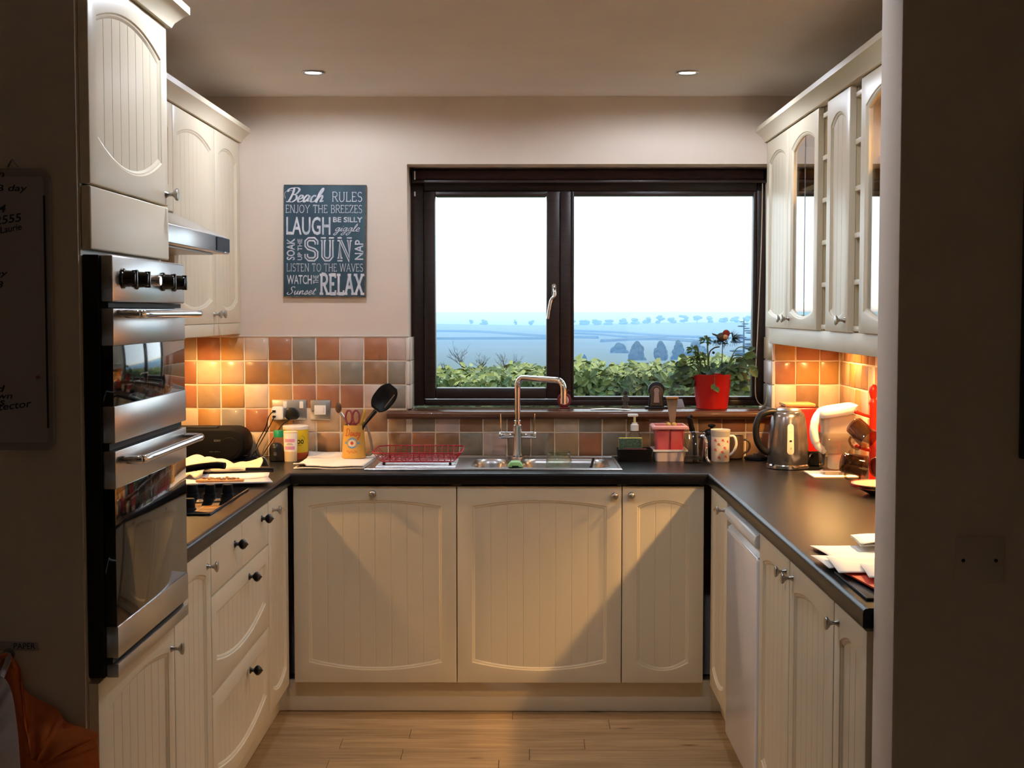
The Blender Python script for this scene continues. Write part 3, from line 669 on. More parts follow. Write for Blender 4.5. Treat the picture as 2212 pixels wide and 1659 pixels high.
def base_back(x0, x1, label, knobs):
    t = thing('base_cabinet', label, 'cabinet', ((x0+x1)/2, FB, .12), 'cream base cabinets below the sink')
    mb = MB(); b0, b1 = x0+.001, x1-.001; yb = 5.5
    mb.box(b0, b0+.016, FB+.021, yb, .12, .857).box(b1-.016, b1, FB+.021, yb, .12, .857).box(b0+.016, b1-.016, FB+.021, yb, .12, .138).box(b0+.016, b1-.016, yb-.006, yb, .138, .7)
    mb.build('body', M['cream_in'], t, smooth=False)
    door(t, fb, x0+.0015, x1-.0015, DZ0, DZ1, knobs=knobs); return t
base_back(-.835, -.2345, 'wide grooved cream cabinet with a central knob below the dish rack', [(-.54, .824, 'round')])
base_back(-.2345, .3705, 'wide grooved cream cabinet with a corner knob below the sink bowls', [(.342, .816, 'round')])
base_back(.3705, .672, 'narrow grooved cream cabinet right of the sink base, knob at its left', [(.403, .818, 'round')])
# left run
t = thing('base_cabinet', 'narrow cream corner cabinet at the far end of the left run', 'cabinet', (FL, 4.75, .12), 'cream cabinets of the left run')
carcass(t, -1.44, FL-.021, 4.556, 4.94, .12, .857, '+x'); door(t, fl, 4.558, 4.938, DZ0, DZ1, knobs=[(4.628, .812, 'mushroom')])
MB().box(FL-.03, FL-.012, 4.941, 4.985, .12, .857).build('corner_post', M['cream'], t)
t = thing('drawer_unit', 'cream pan drawer unit with dark ribbed knobs under the hob', 'drawers', (FL, 4.12, .12), 'cream cabinets of the left run')
carcass(t, -1.44, FL-.021, 3.704, 4.552, .12, .857, '+x')
for a, b, kk in ((3.706, 4.117, 4.013), (4.121, 4.550, 4.433)):
    d = door(t, fl, a, b, .709, DZ1, 'plain', name='drawer'); knob(d, fl, kk, .812 if kk > 4.3 else .800, 'beehive')
for a, b, kz in ((.432, .704, .662), (DZ0, .428, .366)):
    d = door(t, fl, 3.706, 4.550, a, b, knobs=[(4.22, kz, 'beehive')], name='drawer', rt=0, rb=.042, top=.052, bot=.085)
t = thing('base_cabinet', 'cream cabinet between the oven tower and the pan drawers', 'cabinet', (FL, 3.5, .12), 'cream cabinets of the left run')
carcass(t, -1.44, FL-.021, 3.304, 3.700, .12, .857, '+x'); door(t, fl, 3.306, 3.698, DZ0, DZ1, knobs=[(3.655, .800, 'mushroom')])
# oven tower
t = thing('oven_tower', 'tall cream housing that holds the double oven', 'cabinet', (-1.15, 3.0, .12))
mb = MB().box(-1.44, FL-.021, 2.700, 2.716, .12, 2.18).box(-1.44, FL-.021, 3.286, 3.302, .12, 2.18).box(-1.44, -1.43, 2.716, 3.286, .12, 2.18)
for z_ in (.12, .735, 1.603, 2.162): mb.box(-1.43, FL-.021, 2.716, 3.286, z_, z_+.016)
mb.build('body', M['cream'], t, smooth=False)
door(t, fl, 2.702, 3.300, DZ0, .742, knobs=[(3.27, .672, 'mushroom')])
door(t, fl, 2.702, 3.300, 1.742, 2.166, knobs=[(3.275, 1.768, 'mushroom')], rt=.040, rb=.050, top=.085, bot=.095)
door(t, fl, 2.702, 3.300, 1.612, 1.738, 'plain', name='filler_panel')
CORN = [(0, 2.168), (.010, 2.168), (.016, 2.180), (.036, 2.200), (.046, 2.206), (.046, 2.224), (-.018, 2.224), (-.018, 2.168)]
MB().sweep([(-1.137, 3.302), (FL, 3.302), (FL, 2.675)], CORN).build('cornice', M['cream'], t, ang=30)
# right run
t = thing('base_cabinet', 'narrow cream corner cabinet beside the white fridge', 'cabinet', (FR, 4.75, .12), 'cream cabinets of the right run')
carcass(t, FR+.021, 1.28, 4.556, 4.95, .12, .857, '-x'); door(t, frt, 4.558, 4.938, DZ0, DZ1, knobs=[(4.605, .815, 'mushroom')])
MB().box(FR+.012, FR+.03, 4.941, 4.985, .12, .857).build('corner_post', M['cream'], t)
for a, b, lab, kk in ((3.490, 3.930, 'cream cabinet next to the fridge, far door of the pair', 3.535), (2.992, 3.486, 'cream cabinet, near door of the pair on the right run', 3.445), (2.705, 2.988, 'narrow cream cabinet at the near end of the right run', 2.945)):
    t = thing('base_cabinet', lab, 'cabinet', (FR, (a+b)/2, .12), 'cream cabinets of the right run')
    carcass(t, FR+.021, 1.28, a, b, .12, .857, '-x'); door(t, frt, a+.0015, b-.0015, DZ0, DZ1, knobs=[(kk, .812, 'mushroom')])
# plinth round the three runs
PLP = [(-.001, .002), (-.001, .119), (-.016, .119), (-.016, .002)]
tag(MB().sweep([(.742, 4.54), (.742, 5.016), (-.898, 5.016), (-.898, 2.70)], PLP).build('plinth', M['cream'], bevel=.001), 'cream plinth board running under the back and left cabinets', 'plinth')
tag(MB().sweep([(.742, 2.70), (.742, 3.944)], PLP).build('plinth', M['cream'], bevel=.001), 'short cream plinth board under the near right cabinets', 'plinth')
# fridge
t = thing('undercounter_fridge', 'white undercounter fridge in the right run', 'fridge', (1.0, 4.24, 0))
MB().box(.745, 1.27, 3.950, 4.535, .02, .845).build('body', M['fridge'], t, bevel=.006)
dr = MB().prism(rrect(3.952, 4.533, .072, .770, .012), 0, .05, lambda u, v, d: (.738-d, u, v)).build('door', M['fridge'], t, bevel=.008, seg=3)
MB().prism([(.738, .770), (.738, .842), (.700, .842), (.684, .834), (.679, .818), (.684, .800), (.702, .796), (.706, .782), (.690, .770)], 3.952, 4.533, lambda u, v, d: (u, d, v)).build('handle_rail', M['white'], dr, bevel=.002)
MB().box(.7385, .7445, 3.956, 4.529, .075, .83).build('door_seal', mat('grey_rubber', s(120, 118, 124), .6), t)
MB().box(.742, .78, 3.96, 4.52, .004, .06).build('kick_plate', M['white'], t, bevel=.003)
# worktop
wt = MB()
WX0, WX1, WY = -.836, .680, 4.944; z0, z1 = .860, .900; e = .012
wt.box(XL, WX0-e, 3.306, YB, z0, z1)                      # left arm
wt.box(WX1+e, XR, 2.692, YB, z0, z1)                      # right arm
wt.box(WX0-e, WX1+e, WY+e, 5.07, z0, z1).box(WX0-e, -.215, 5.07, YB, z0, z1).box(.365, WX1+e, 5.07, YB, z0, z1).box(-.215, .365, 5.42, YB, z0, z1)
nose = [(-e, z0), (-.002, z0), (0, z0+.003), (0, z1-.009), (-.0015, z1-.004), (-.005, z1-.001), (-e, z1)]
wt.sweep([(WX0, 3.306), (WX0, WY), (WX1, WY), (WX1, 2.690)], [(-o, z) for o, z in nose])
tag(wt.build('worktop', M['worktop'], ang=50), 'dark charcoal U-shaped laminate worktop', 'worktop')

# ------------------------------------------------------------------ wall cupboards
UZ0, UZ1 = 1.443, 2.166
LX = -1.137; lu = on_left(LX)
def wall_left_cab(a, b, z0_, lab, knobs, kind='panel'):
    t = thing('wall_cabinet', lab, 'cabinet', ((XL+LX)/2, (a+b)/2, z0_), 'cream wall cabinets on the left')
    carcass(t, XL+.002, LX-.021, a+.001, b-.001, z0_, UZ1, '+x'); door(t, lu, a+.0015, b-.0015, z0_, UZ1, knobs=knobs, top=.085, bot=.085, rt=.035, rb=.035); return t
wall_left_cab(4.490, 5.098, UZ0, 'cream wall cabinet next to the extractor hood', [(5.062, 1.478, 'mushroom')])
wall_left_cab(5.102, 5.543, UZ0, 'cream wall cabinet in the far left corner above the tiles', [(5.135, 1.478, 'mushroom')])
wall_left_cab(3.745, 4.486, 1.815, 'short cream wall cabinet above the extractor hood', [])
wall_left_cab(3.312, 3.741, UZ0, 'cream wall cabinet between hood and oven tower', [])
tag(MB().sweep([(LX, 5.545), (LX, 3.312)], CORN).build('cornice', M['cream'], ang=30), 'cream cornice along the left wall cabinets', 'cornice')
tag(MB().box(LX-.020, LX-.002, 4.492, 5.545, 1.398, 1.4425).build('light_pelmet', M['cream'], bevel=.002), 'cream pelmet under the left wall cabinets', 'pelmet')
t = thing('extractor_hood', 'brushed steel extractor hood over the hob', 'hood', (-1.2, 4.15, 1.68))
prf = [(XL+.003, 1.678), (-.972, 1.678), (-.970, 1.680), (-.970, 1.730), (-.985, 1.738), (-1.135, 1.808), (XL+.003, 1.812)]
MB().prism(prf, 3.75, 4.484, lambda u, v, d: (u, d, v)).prism([p for p in prf[:5]]+[(-1.12, 1.80), (-1.12, 1.678)], 4.484, 4.552, lambda u, v, d: (u, d, v)).build('canopy', M['steel'], t, bevel=.002)
MB().box(-1.42, -1.0, 3.80, 4.44, 1.672, 1.677).build('grease_filter', M['steel_dk'], t)
MB().box(-.9695, -.9665, 4.36, 4.545, 1.684, 1.727).build('sign_reflection', mat('reflection_blue', (.03, .035, .05), .15), t)  # dark blue panel painted in for the beach sign's reflection
# right: glazed pair, racks, narrow, glazed
RX = .990; ru = on_right(RX); CZ0 = 1.425
def tins(t0, spec):
    pass
t = thing('wall_cabinet', 'cream wall cabinet by the window with one solid and one glazed door', 'cabinet', (1.15, 5.07, CZ0), 'cream wall cabinets on the right')
carcass(t, RX+.021, XR-.002, 4.591, 5.543, CZ0, UZ1, '-x', shelves=(1.68, 1.92))
door(t, ru, 5.101, 5.5425, CZ0, UZ1, knobs=[(5.14, 1.462, 'mushroom')], top=.085, bot=.062, rt=.03, rb=.022)
door(t, ru, 4.592, 5.0985, CZ0, UZ1, 'glass', knobs=[(5.055, 1.462, 'mushroom')], top=.085, bot=.062, rt=.035, rb=.026)
for a, b, lab in ((4.461, 4.587, 'narrow open spice rack left of the slim cabinet'), (4.021, 4.148, 'narrow open spice rack right of the slim cabinet')):
    t = thing('spice_rack', lab, 'rack', (1.15, (a+b)/2, CZ0), 'open racks between the right wall cabinets')
    mb = MB().box(RX+.022, XR-.002, a, a+.006, CZ0, UZ1).box(RX+.022, XR-.002, b-.006, b, CZ0, UZ1).box(1.12, 1.13, a+.006, b-.006, CZ0, UZ1)
    mb.build('body', M['cream_in'], t, smooth=False)
    for k in range(6): zz = CZ0+.004+k*.140; MB().box(RX+.014, 1.12, a+.006, b-.006, zz, zz+.016).build('shelf', M['cream'], t, bevel=.002)
t = thing('wall_cabinet', 'slim solid cream wall cabinet between the two racks', 'cabinet', (1.15, 4.3, CZ0), 'cream wall cabinets on the right')
carcass(t, RX+.021, XR-.002, 4.151, 4.459, CZ0, UZ1, '-x'); door(t, ru, 4.152, 4.458, CZ0, UZ1, knobs=[(4.185, 1.462, 'mushroom')], top=.085, bot=.062, rt=.03, rb=.022)
t = thing('wall_cabinet', 'cream glazed wall cabinet beside the white wall end', 'cabinet', (1.15, 3.75, CZ0), 'cream wall cabinets on the right')
carcass(t, RX+.021, XR-.002, 3.501, 4.018, CZ0, UZ1, '-x', shelves=(1.68, 1.92)); door(t, ru, 3.502, 4.017, CZ0, UZ1, 'glass', top=.085, bot=.062, rt=.035, rb=.026)
tag(MB().sweep([(RX, 3.40), (RX, 5.545)], CORN).build('cornice', M['cream'], ang=30), 'cream cornice along the right wall cabinets', 'cornice')
tag(MB().box(RX+.016, RX+.034, 3.50, 5.545, 1.360, 1.4245).build('light_pelmet', M['cream'], bevel=.002), 'cream pelmet under the right wall cabinets', 'pelmet')
M['jar'] = mat('stoneware', s(120, 74, 40), .5, noise=.2, nscale=30)
for i, (yy, zz, hh, rr) in enumerate(((4.75, 1.698, .10, .045), (4.90, 1.698, .14, .04), (4.98, 1.698, .09, .035), (3.80, 1.698, .12, .04), (3.92, 1.698, .16, .05))):
    lab = ['squat brown jar behind the glazed door by the window', 'tall brown jar behind the glazed door by the window', 'small brown jar behind the glazed door by the window', 'brown jar in the glazed cupboard by the wall end', 'large brown jar in the glazed cupboard by the wall end'][i]
    tag(MB().lathe([(rr*.8, 0), (rr, .01), (rr, hh*.7), (rr*.6, hh*.85), (rr*.65, hh)], (1.15, yy, zz), seg=20).build('storage_jar', M['jar']), lab, 'jar', 'jars in the glazed cupboards')

# ------------------------------------------------------------------ lamps
LENS = mat('lamp_lens', (1, 1, 1), .4, emit=(.92, .94, 1), es=14)
def downlight(x, y, lab):
    t = thing('ceiling_downlight', lab, 'downlight', (x, y, CEIL), 'recessed ceiling downlights')
    MB().lathe([(.030, -.001), (.040, -.001), (.043, -.004), (.040, -.008), (.031, -.006)], (x, y, CEIL), seg=28, cap=False).build('bezel', M['satin'], t)
    MB().lathe([(.0005, -.004), (.030, -.004)], (x, y, CEIL), seg=24, cap=False).build('lens', LENS, t)
    ld = bpy.data.lights.new('downlight_lamp', 'SPOT'); ld.energy = DOWN_W; ld.spot_size = math.radians(176); ld.spot_blend = .3; ld.shadow_soft_size = .03; ld.color = DOWN_C
    lo = bpy.data.objects.new('downlight_lamp', ld); col.objects.link(lo); lo.parent = t; lo.location = (0, 0, -.012)
downlight(-.748, 4.97, 'bright ceiling downlight above the drainer, left one of the far pair'); downlight(.60, 4.98, 'bright ceiling downlight at the right, in front of the window')
downlight(-.62, 3.30, 'ceiling downlight beside the oven tower, left of the near pair'); downlight(.42, 3.30, 'ceiling downlight over the near end of the right run')
WLENS = mat('warm_lens', (1, .9, .7), .4, emit=(1, .62, .26), es=6)
def puck(x, y, z, lab, e=1.0, cat_='lamp', grp='warm lights under the wall cabinets'):
    t = thing('cabinet_light', lab, cat_, (x, y, z), grp)
    MB().lathe([(.030, 0), (.033, -.003), (.033, -.010), (.027, -.012)], (x, y, z), seg=20, cap=False).build('housing', M['satin'], t)
    MB().lathe([(.0005, -.010), (.027, -.010)], (x, y, z), seg=20, cap=False).build('lens', WLENS, t)
    ld = bpy.data.lights.new('cabinet_lamp', 'SPOT'); ld.energy = UNDER_W*e; ld.spot_size = math.radians(150); ld.spot_blend = .6; ld.shadow_soft_size = .02; ld.color = UNDER_C
    lo = bpy.data.objects.new('cabinet_lamp', ld); col.objects.link(lo); lo.parent = t; lo.location = (0, 0, -.016)
puck(-1.235, 4.80, UZ0-.001, 'warm light under the left cabinet next to the hood', .75)
puck(-1.25, 5.32, UZ0-.001, 'warm light under the far left corner cabinet', .25)
puck(1.085, 4.78, CZ0-.001, 'warm light under the glazed cabinet by the window', .9)
puck(1.085, 4.28, CZ0-.001, 'warm light under the slim solid cabinet', .45)
puck(1.16, 5.28, CZ0-.001, 'added warm light under the solid door next to the window', .3)  # extra lamp added to brighten the dim tile corner
puck(1.075, 3.58, CZ0-.001, 'warm light under the glazed cabinet by the wall end', 1.1)
puck(1.16, 4.85, UZ1-.019, 'warm light inside the glazed cabinet by the window', .22, 'lamp', 'warm lights inside the glazed cabinets')
puck(1.16, 3.76, UZ1-.019, 'warm light inside the glazed cabinet by the wall end', .22, 'lamp', 'warm lights inside the glazed cabinets')
t = thing('fill_lamp', 'dim added fill lamp in the dining area behind the viewer', 'lamp', (.3, -.9, CEIL))  # unseen lamp added behind the viewer as weak fill light
MB().tube([(.3, -.9, CEIL), (.3, -.9, 1.95)], .003, 6).build('flex', M['white'], t)
MB().lathe([(.06, 0), (.15, -.16), (.152, -.162)], (.3, -.9, 1.95), seg=24, cap=False).build('shade', M['cloth'], t, solid=.003)
ld = bpy.data.lights.new('fill_lamp_bulb', 'POINT'); ld.energy = DINE_W; ld.shadow_soft_size = .04; ld.color = (1, .8, .6)
lo = bpy.data.objects.new('fill_lamp_bulb', ld); col.objects.link(lo); lo.parent = t; lo.location = (0, 0, -.5)

# ------------------------------------------------------------------ double oven
OXF = -.809; fo = on_left(OXF); A, B = 2.710, 3.288
ov = thing('double_oven', 'stainless steel and black glass double oven', 'oven', (-1.1, 3.0, .752))
MB().box(-1.40, OXF-.028, 2.722, 3.28, .757, 1.598).build('chassis', M['blackm'], ov)
MB().box(-.868, OXF-.026, 2.704, 3.294, .752, 1.602).build('surround', M['black'], ov, bevel=.003)
bx = lambda u0, u1, v0, v1, w0, w1: MB().prism([(u0, v0), (u1, v0), (u1, v1), (u0, v1)], w0, w1, fo)
cp = bx(A, B, 1.508, 1.602, -.026, 0).build('control_panel', M['steel'], ov, bevel=.004)
KN = M['kn'] = mat('black_chrome', (.05, .045, .04), .12, .9)
for u in (2.775, 2.872, 3.085, 3.185):
    MB().lathe([(.021, 0), (.021, .004), (.017, .006), (.0155, .026), (.014, .029), (.0005, .029)], fo(u, 1.556, 0), (1, 0, 0), 22).prism([(-.004, -.017), (.004, -.017), (.004, .017), (-.004, .017)], .020, .031, lambda a_, b_, d: (fo(u, 1.556, d)[0], u+a_, 1.556+b_)).build('knob', KN, cp, bevel=.001)
MB().lathe([(.012, 0), (.012, .022), (.010, .025), (.0005, .025)], fo(2.977, 1.556, 0), (1, 0, 0), 18).build('timer_dial', M['chrome'], cp)
bx(A, B, 1.497, 1.507, -.026, -.010).build('vent_gap', M['blackm'], ov)
def oven_door(z0_, z1_, g0, g1, hz_):
    d = thing_door = bx(A, B, g1, z1_, -.026, 0).prism([(A, z0_), (B, z0_), (B, g0), (A, g0)], -.026, 0, fo).build('oven_door', M['steel'], ov, bevel=.002)
    bx(A, B, g0, g1, -.026, -.002).build('door_glass', M['blackgl'], d, bevel=.001)
    w1_ = .046
    MB().tube(crom([fo(A+.03, hz_, -.002), fo(A+.030, hz_, .025), fo(A+.040, hz_, w1_-.006), fo(A+.065, hz_, w1_), fo(3.0, hz_, w1_), fo(B-.065, hz_, w1_), fo(B-.040, hz_, w1_-.006), fo(B-.030, hz_, .025), fo(B-.030, hz_, -.002)], 6), .0085, 12).build('handle', M['chrome'], d)
oven_door(1.226, 1.495, 1.300, 1.421, 1.484); oven_door(.792, 1.210, .856, 1.134, 1.190)
bx(A, B, 1.211, 1.225, -.026, -.012).build('vent_gap', M['blackm'], ov)
bx(A, B, .781, .791, -.026, -.012).build('vent_gap', M['blackm'], ov)
bx(A, B, .752, .780, -.026, 0).build('base_trim', M['steel'], ov, bevel=.003)

# ------------------------------------------------------------------ sink, tap
WT = .900
sk = thing('kitchen_sink', 'stainless steel inset sink with drainer and one and a half bowls', 'sink', (-.10, 5.25, WT))
SX0, SX1, SY0, SY1 = -.580, .376, 5.030, 5.470; SZ = .9045
cells = [(-.205, -.022, -.188, -.042, 5.085, 5.395, .115), (-.022, SX1-.012, .000, .338, 5.085, 5.395, .150)]
top = MB()
top.add([(SX0+.012, SY0+.012, SZ), (-.205, SY0+.012, SZ), (-.205, SY1-.012, SZ), (SX0+.012, SY1-.012, SZ)], [(0, 1, 2, 3)])
def hole_ring(mb, x0, x1, y0, y1, hx0, hx1, hy0, hy1, r, z):
    inn = rrect(hx0, hx1, hy0, hy1, r, 6); N = len(inn); out = []
    for u, v in inn:
        cx, cy = (hx0+hx1)/2, (hy0+hy1)/2
        a = (u-cx)/((hx1-hx0)/2); b = (v-cy)/((hy1-hy0)/2); k = 1/max(abs(a), abs(b)); out.append(((x0+x1)/2+a*k*(x1-x0)/2, (y0+y1)/2+b*k*(y1-y0)/2))
    mb.add([(u, v, z) for u, v in inn]+[(u, v, z) for u, v in out], [(i, (i+1) % N, N+(i+1) % N, N+i) for i in range(N)])
for c0, c1, h0, h1, h2, h3, dp in cells: hole_ring(top, c0, c1, SY0+.012, SY1-.012, h0, h1, h2, h3, .06, SZ)
top.sweep([(SX0, SY0), (SX1, SY0), (SX1, SY1), (SX0, SY1)], [(.014, SZ-.001), (.010, SZ+.0028), (.003, SZ+.0028), (0, SZ), (0, WT), (.014, WT)], closed=True)
top.build('sink_deck', M['steel'], sk, ang=35)
for c0, c1, h0, h1, h2, h3, dp in cells:
    b = MB(); rings = []
    for i_, z_ in ((0, SZ), (.004, SZ-.004), (.008, SZ-.02), (.016, SZ-dp+.03), (.03, SZ-dp+.006), (.06, SZ-dp)):
        rings.append([(u, v, z_) for u, v in rrect(h0+i_, h1-i_, h2+i_, h3-i_, max(.012, .06-i_*.4), 6)])
    N = len(rings[0])
    for r in rings: b.v += r
    for k in range(len(rings)-1):
        for i in range(N): b.f.append((k*N+i, k*N+(i+1) % N, (k+1)*N+(i+1) % N, (k+1)*N+i))
    b.f.append([(len(rings)-1)*N+i for i in range(N)])
    bo = b.build('bowl', M['steel'], sk, ang=50)
    MB().lathe([(.0005, .002), (.022, .002), (.036, .003), (.038, .001)], ((h0+h1)/2, (h2+h3)/2, SZ-dp), seg=20, cap=False).build('drain', M['chrome'], bo)
for k in range(9):
    yy = 5.10+.035*k; MB().lathe([(.0045, 0), (.0045, .30)], (-.545, yy, SZ), (1, 0, 0), 8, sx=1, sy=.9).build('drainer_ridge', M['steel'], sk)
tp = thing('mixer_tap', 'chrome swan-neck mixer tap with two lever handles', 'tap', (-.013, 5.43, SZ))
cx, cy = -.013, 5.43
MB().lathe([(.025, 0), (.025, .006), (.019, .010), (.0185, .125), (.0195, .128), (.0195, .132), (.015, .134), (.0145, .15), (.012, .152)], (cx, cy, SZ), seg=24).build('body', M['chrome'], tp)
ex, ey = .164, 5.24
d = Vector((ex-cx, ey-cy, 0)); Ld = d.length; d.normalize()
pp = lambda r_, z_: (cx+d.x*r_, cy+d.y*r_, z_)
MB().tube([pp(0, 1.04), pp(0, 1.15), pp(0, 1.185)]+[pp(.035-.035*math.cos(q*PI/16), 1.190+.035*math.sin(q*PI/16)) for q in range(1, 8)]+[pp(.04, 1.225), pp(Ld-.04, 1.224)]+[pp(Ld-.035+.035*math.sin(q*PI/16), 1.189+.035*math.cos(q*PI/16)) for q in range(1, 8)]+[pp(Ld, 1.18), pp(Ld, 1.142)], .0118, 14).build('spout', M['chrome'], tp)
MB().lathe([(.0135, 0), (.0135, .016)], pp(Ld, 1.134), seg=16).build('aerator', M['chrome'], tp)
for sgn in (-1, 1):
    hv = MB().lathe([(.014, .015), (.014, .048), (.0145, .049), (.0145, .072), (.013, .074), (.0005, .074)], (cx, cy, .996), (sgn, 0, 0), 18).build('valve', M['chrome'], tp)
    MB().tube([(cx+sgn*.066, cy, 1.006), (cx+sgn*.068, cy, 1.082)], .0032, 8).build('lever', M['chrome'], hv)

# ------------------------------------------------------------------ red wire dish rack on the drainer
dk = thing('dish_rack', 'red wire dish rack standing on the drainer', 'dish rack', (-.39, 5.25, SZ))
x0, x1, y0, y1 = -.562, -.222, 5.10, 5.40; zr, zb = .957, .922
rim = [(u, v, zr) for u, v in rrect(x0, x1, y0, y1, .05, 6)]
MB().tube(rim, .0028, 6, closed=True).build('rim', M['redwire'], dk)
bs = [(u, v, zb) for u, v in rrect(x0+.03, x1-.03, y0+.03, y1-.03, .04, 6)]
MB().tube(bs, .0022, 6, closed=True).build('base_ring', M['redwire'], dk)
wr = MB()
for k in range(1, 13):
    x = x0+.02+(x1-x0-.04)*k/13
    wr.tube([(x, y0, zr), (x, y0+.03, zb), (x, y1-.03, zb), (x, y1, zr+.004)], .0017, 5)
for k in range(1, 6):
    yy = y0+(y1-y0)*k/6; wr.tube([(x0, yy, zr), (x0+.03, yy, zb), (x1-.03, yy, zb), (x1, yy, zr)], .0017, 5)
wr.build('wire_grid', M['redwire'], dk)
for x in (x0+.045, x1-.045):
    for yy in (y0+.035, y1-.04):
        MB().tube([(x, yy, zb), (x, yy, SZ+.004)], .0022, 6).build('leg', M['redwire'], dk)
        MB().lathe([(.005, 0), (.005, .010)], (x, yy, SZ+.0045), seg=10).build('rubber_foot', M['black'], dk)

# things in the sink
t = thing('plastic_jar', 'pale green tinted plastic jar upside down in the sink bowl', 'jar', (.147, 5.23, .756))
MB().lathe([(.048, 0), (.051, .01), (.051, .155), (.048, .170), (.043, .178), (.043, .196), (.040, .196), (.040, .178), (.046, .166), (.048, .15), (.048, .012), (.0005, .006)], (.147, 5.23, .756), seg=28).build('body', M['clearg'], t)
MB().lathe([(.0435, .180), (.0455, .182), (.0455, .188), (.0435, .190)], (.147, 5.23, .756), seg=28, cap=False).build('neck_ring', M['clearg'], t)
M['lgreen'] = mat('light_green_plastic', s(150, 206, 132), .45)
t = thing('sink_strainer', 'light green sink tidy between the two bowls', 'strainer', (-.020, 5.10, SZ))
MB().prism([(-.050, 0), (.010, 0), (.007, .005), (-.002, .016), (-.006, .018), (-.034, .018), (-.038, .016), (-.047, .005)], 5.082, 5.150, lambda u, v, d_: (u, d_, SZ+.0032+v)).build('tidy_body', M['lgreen'], t, bevel=.002)
MB().box(-.032, -.008, 5.0805, 5.083, SZ+.003, SZ+.008).build('drain_slot', M['black'], t)
t = thing('washing_up_brush', 'black handled brush leaning in the main sink bowl', 'brush', (.24, 5.2, .757))
MB().tube([(.205, 5.18, .775), (.268, 5.30, .86), (.285, 5.325, .915)], [.007, .006, .005], 8).build('handle', M['black'], t)
MB().lathe([(.018, 0), (.022, .012), (.018, .022)], (.205, 5.18, .757), seg=14).build('head', M['black'], t)

# ------------------------------------------------------------------ left worktop: hob and what lies there
hb = thing('gas_hob', 'black glass hob with black control knobs', 'hob', (-1.15, 4.20, WT))
MB().prism(rrect(-1.40, -.897, 3.912, 4.488, .008), WT+.0002, WT+.007, lambda u, v, d_: (u, v, d_)).build('glass_plate', M['blackgl'], hb, bevel=.002)
for kx, ky in ((-.932, 4.31), (-.988, 4.31), (-1.044, 4.31), (-.975, 3.985)):
    k_ = MB().lathe([(.021, 0), (.020, .004), (.0175, .006), (.0165, .030), (.015, .033), (.0005, .033)], (kx, ky, WT+.007), seg=20).build('knob', M['blackd'], hb)
for bx_, by_, br in ((-1.27, 4.03, .045), (-1.26, 4.36, .036)):
    b_ = MB().lathe([(br*1.15, 0), (br*1.1, .008), (br*.8, .010), (br*.8, .018), (br*.75, .021), (.0005, .021)], (bx_, by_, WT+.007), seg=20).build('burner', M['blackm'], hb)
    for q in range(4): a = PI/4+q*PI/2; MB().box(-.004, .004, .02, .10, .021, .030).xf(Matrix.Translation((bx_, by_, WT+.007)) @ Matrix.Rotation(a, 4, 'Z')).build('pan_support', M['blackm'], b_)
t = thing('frying_pan', 'black frying pan on the hob with its handle towards the corner', 'pan', (-1.26, 4.36, .938))
MB().lathe([(.0005, 0), (.095, 0), (.105, .006), (.125, .042), (.128, .044), (.124, .044), (.102, .010), (.0005, .004)], (-1.26, 4.36, .9375), seg=32).build('pan_body', M['black'], t)
MB().tube(crom([(-1.137, 4.335, .972), (-1.08, 4.31, .985), (-1.02, 4.29, .998), (-.965, 4.275, 1.006), (-.930, 4.268, 1.004)], 5), [.008]+[.010]*6+[.0115]*10+[.011]*4, 10).build('handle', M['black'], t)
# white platter with flatbread and knife
t = thing('white_platter', 'square white platter beyond the hob knobs', 'plate', (-1.035, 4.66, WT))
def platter(u, v):
    a, b = 2*u-1, 2*v-1; e = max(abs(a), abs(b)); return (.165*a*(1+.06*abs(b)), .125*b*(1+.06*abs(a)), .004+.009*max(0, (e-.55)/.45)**1.5)
pb = MB().grid(16, 14, platter).build('platter_dish', mat('white_porcelain', s(238, 234, 236), .18), t, solid=.005, ang=80); ORG.pop(pb.name, None)
for v_ in pb.data.vertices: v_.co = Matrix.Rotation(.22, 4, 'Z') @ (v_.co + Vector((-1.035, 4.66, WT))) + Vector((0, 0, .0022))
t = thing('flatbread', 'slice of topped flatbread on the white platter', 'bread', (-1.0, 4.62, WT))
M['crust'] = mat('bread_crust', s(196, 138, 84), .8, noise=.25, nscale=40, bump=.5, bscale=120)
pts = [(-.085, -.02), (-.06, -.036), (.0, -.04), (.05, -.032), (.078, -.01), (.075, .012), (.04, .026), (-.03, .03), (-.075, .012)]
fb_ = MB().prism(pts, .0085, .019, lambda u, v, d_: (-1.012+u, 4.590+v, WT+.004+d_)).build('crust', M['crust'], t, bevel=.004, seg=3)
tpm = MB(); rr_ = random.Random(2)
for i in range(60):
    a = rr_.uniform(0, 6.28); q = rr_.uniform(0, 1)**.5; tpm.sphere((-1.012+.062*q*math.cos(a), 4.590+.024*q*math.sin(a), WT+.024+rr_.uniform(0, .003)), rr_.uniform(.002, .0045), 6, 4, (1.6, 1, .7))
o = tpm.build('topping', mat('melted_topping', s(214, 176, 130), .5, c2=s(120, 70, 44), nscale=200), t); o['kind'] = 'stuff'
t = thing('kitchen_knife', 'black handled knife resting across the white platter', 'knife', (-.96, 4.71, WT+.028))
MB().prism(rrect(-.955, -.857, -.009, .009, .006), -.008, .008, lambda u, v, d_: (u, 4.71+v, WT+.040+d_)).build('handle', M['black'], t, bevel=.003)
MB().prism([(-.957, -.002), (-.957, .012), (-1.06, .012), (-1.10, .001), (-1.09, -.004)], -.0007, .0007, lambda u, v, d_: (u, 4.71+v, WT+.036+d_)).build('blade', M['steel'], t)
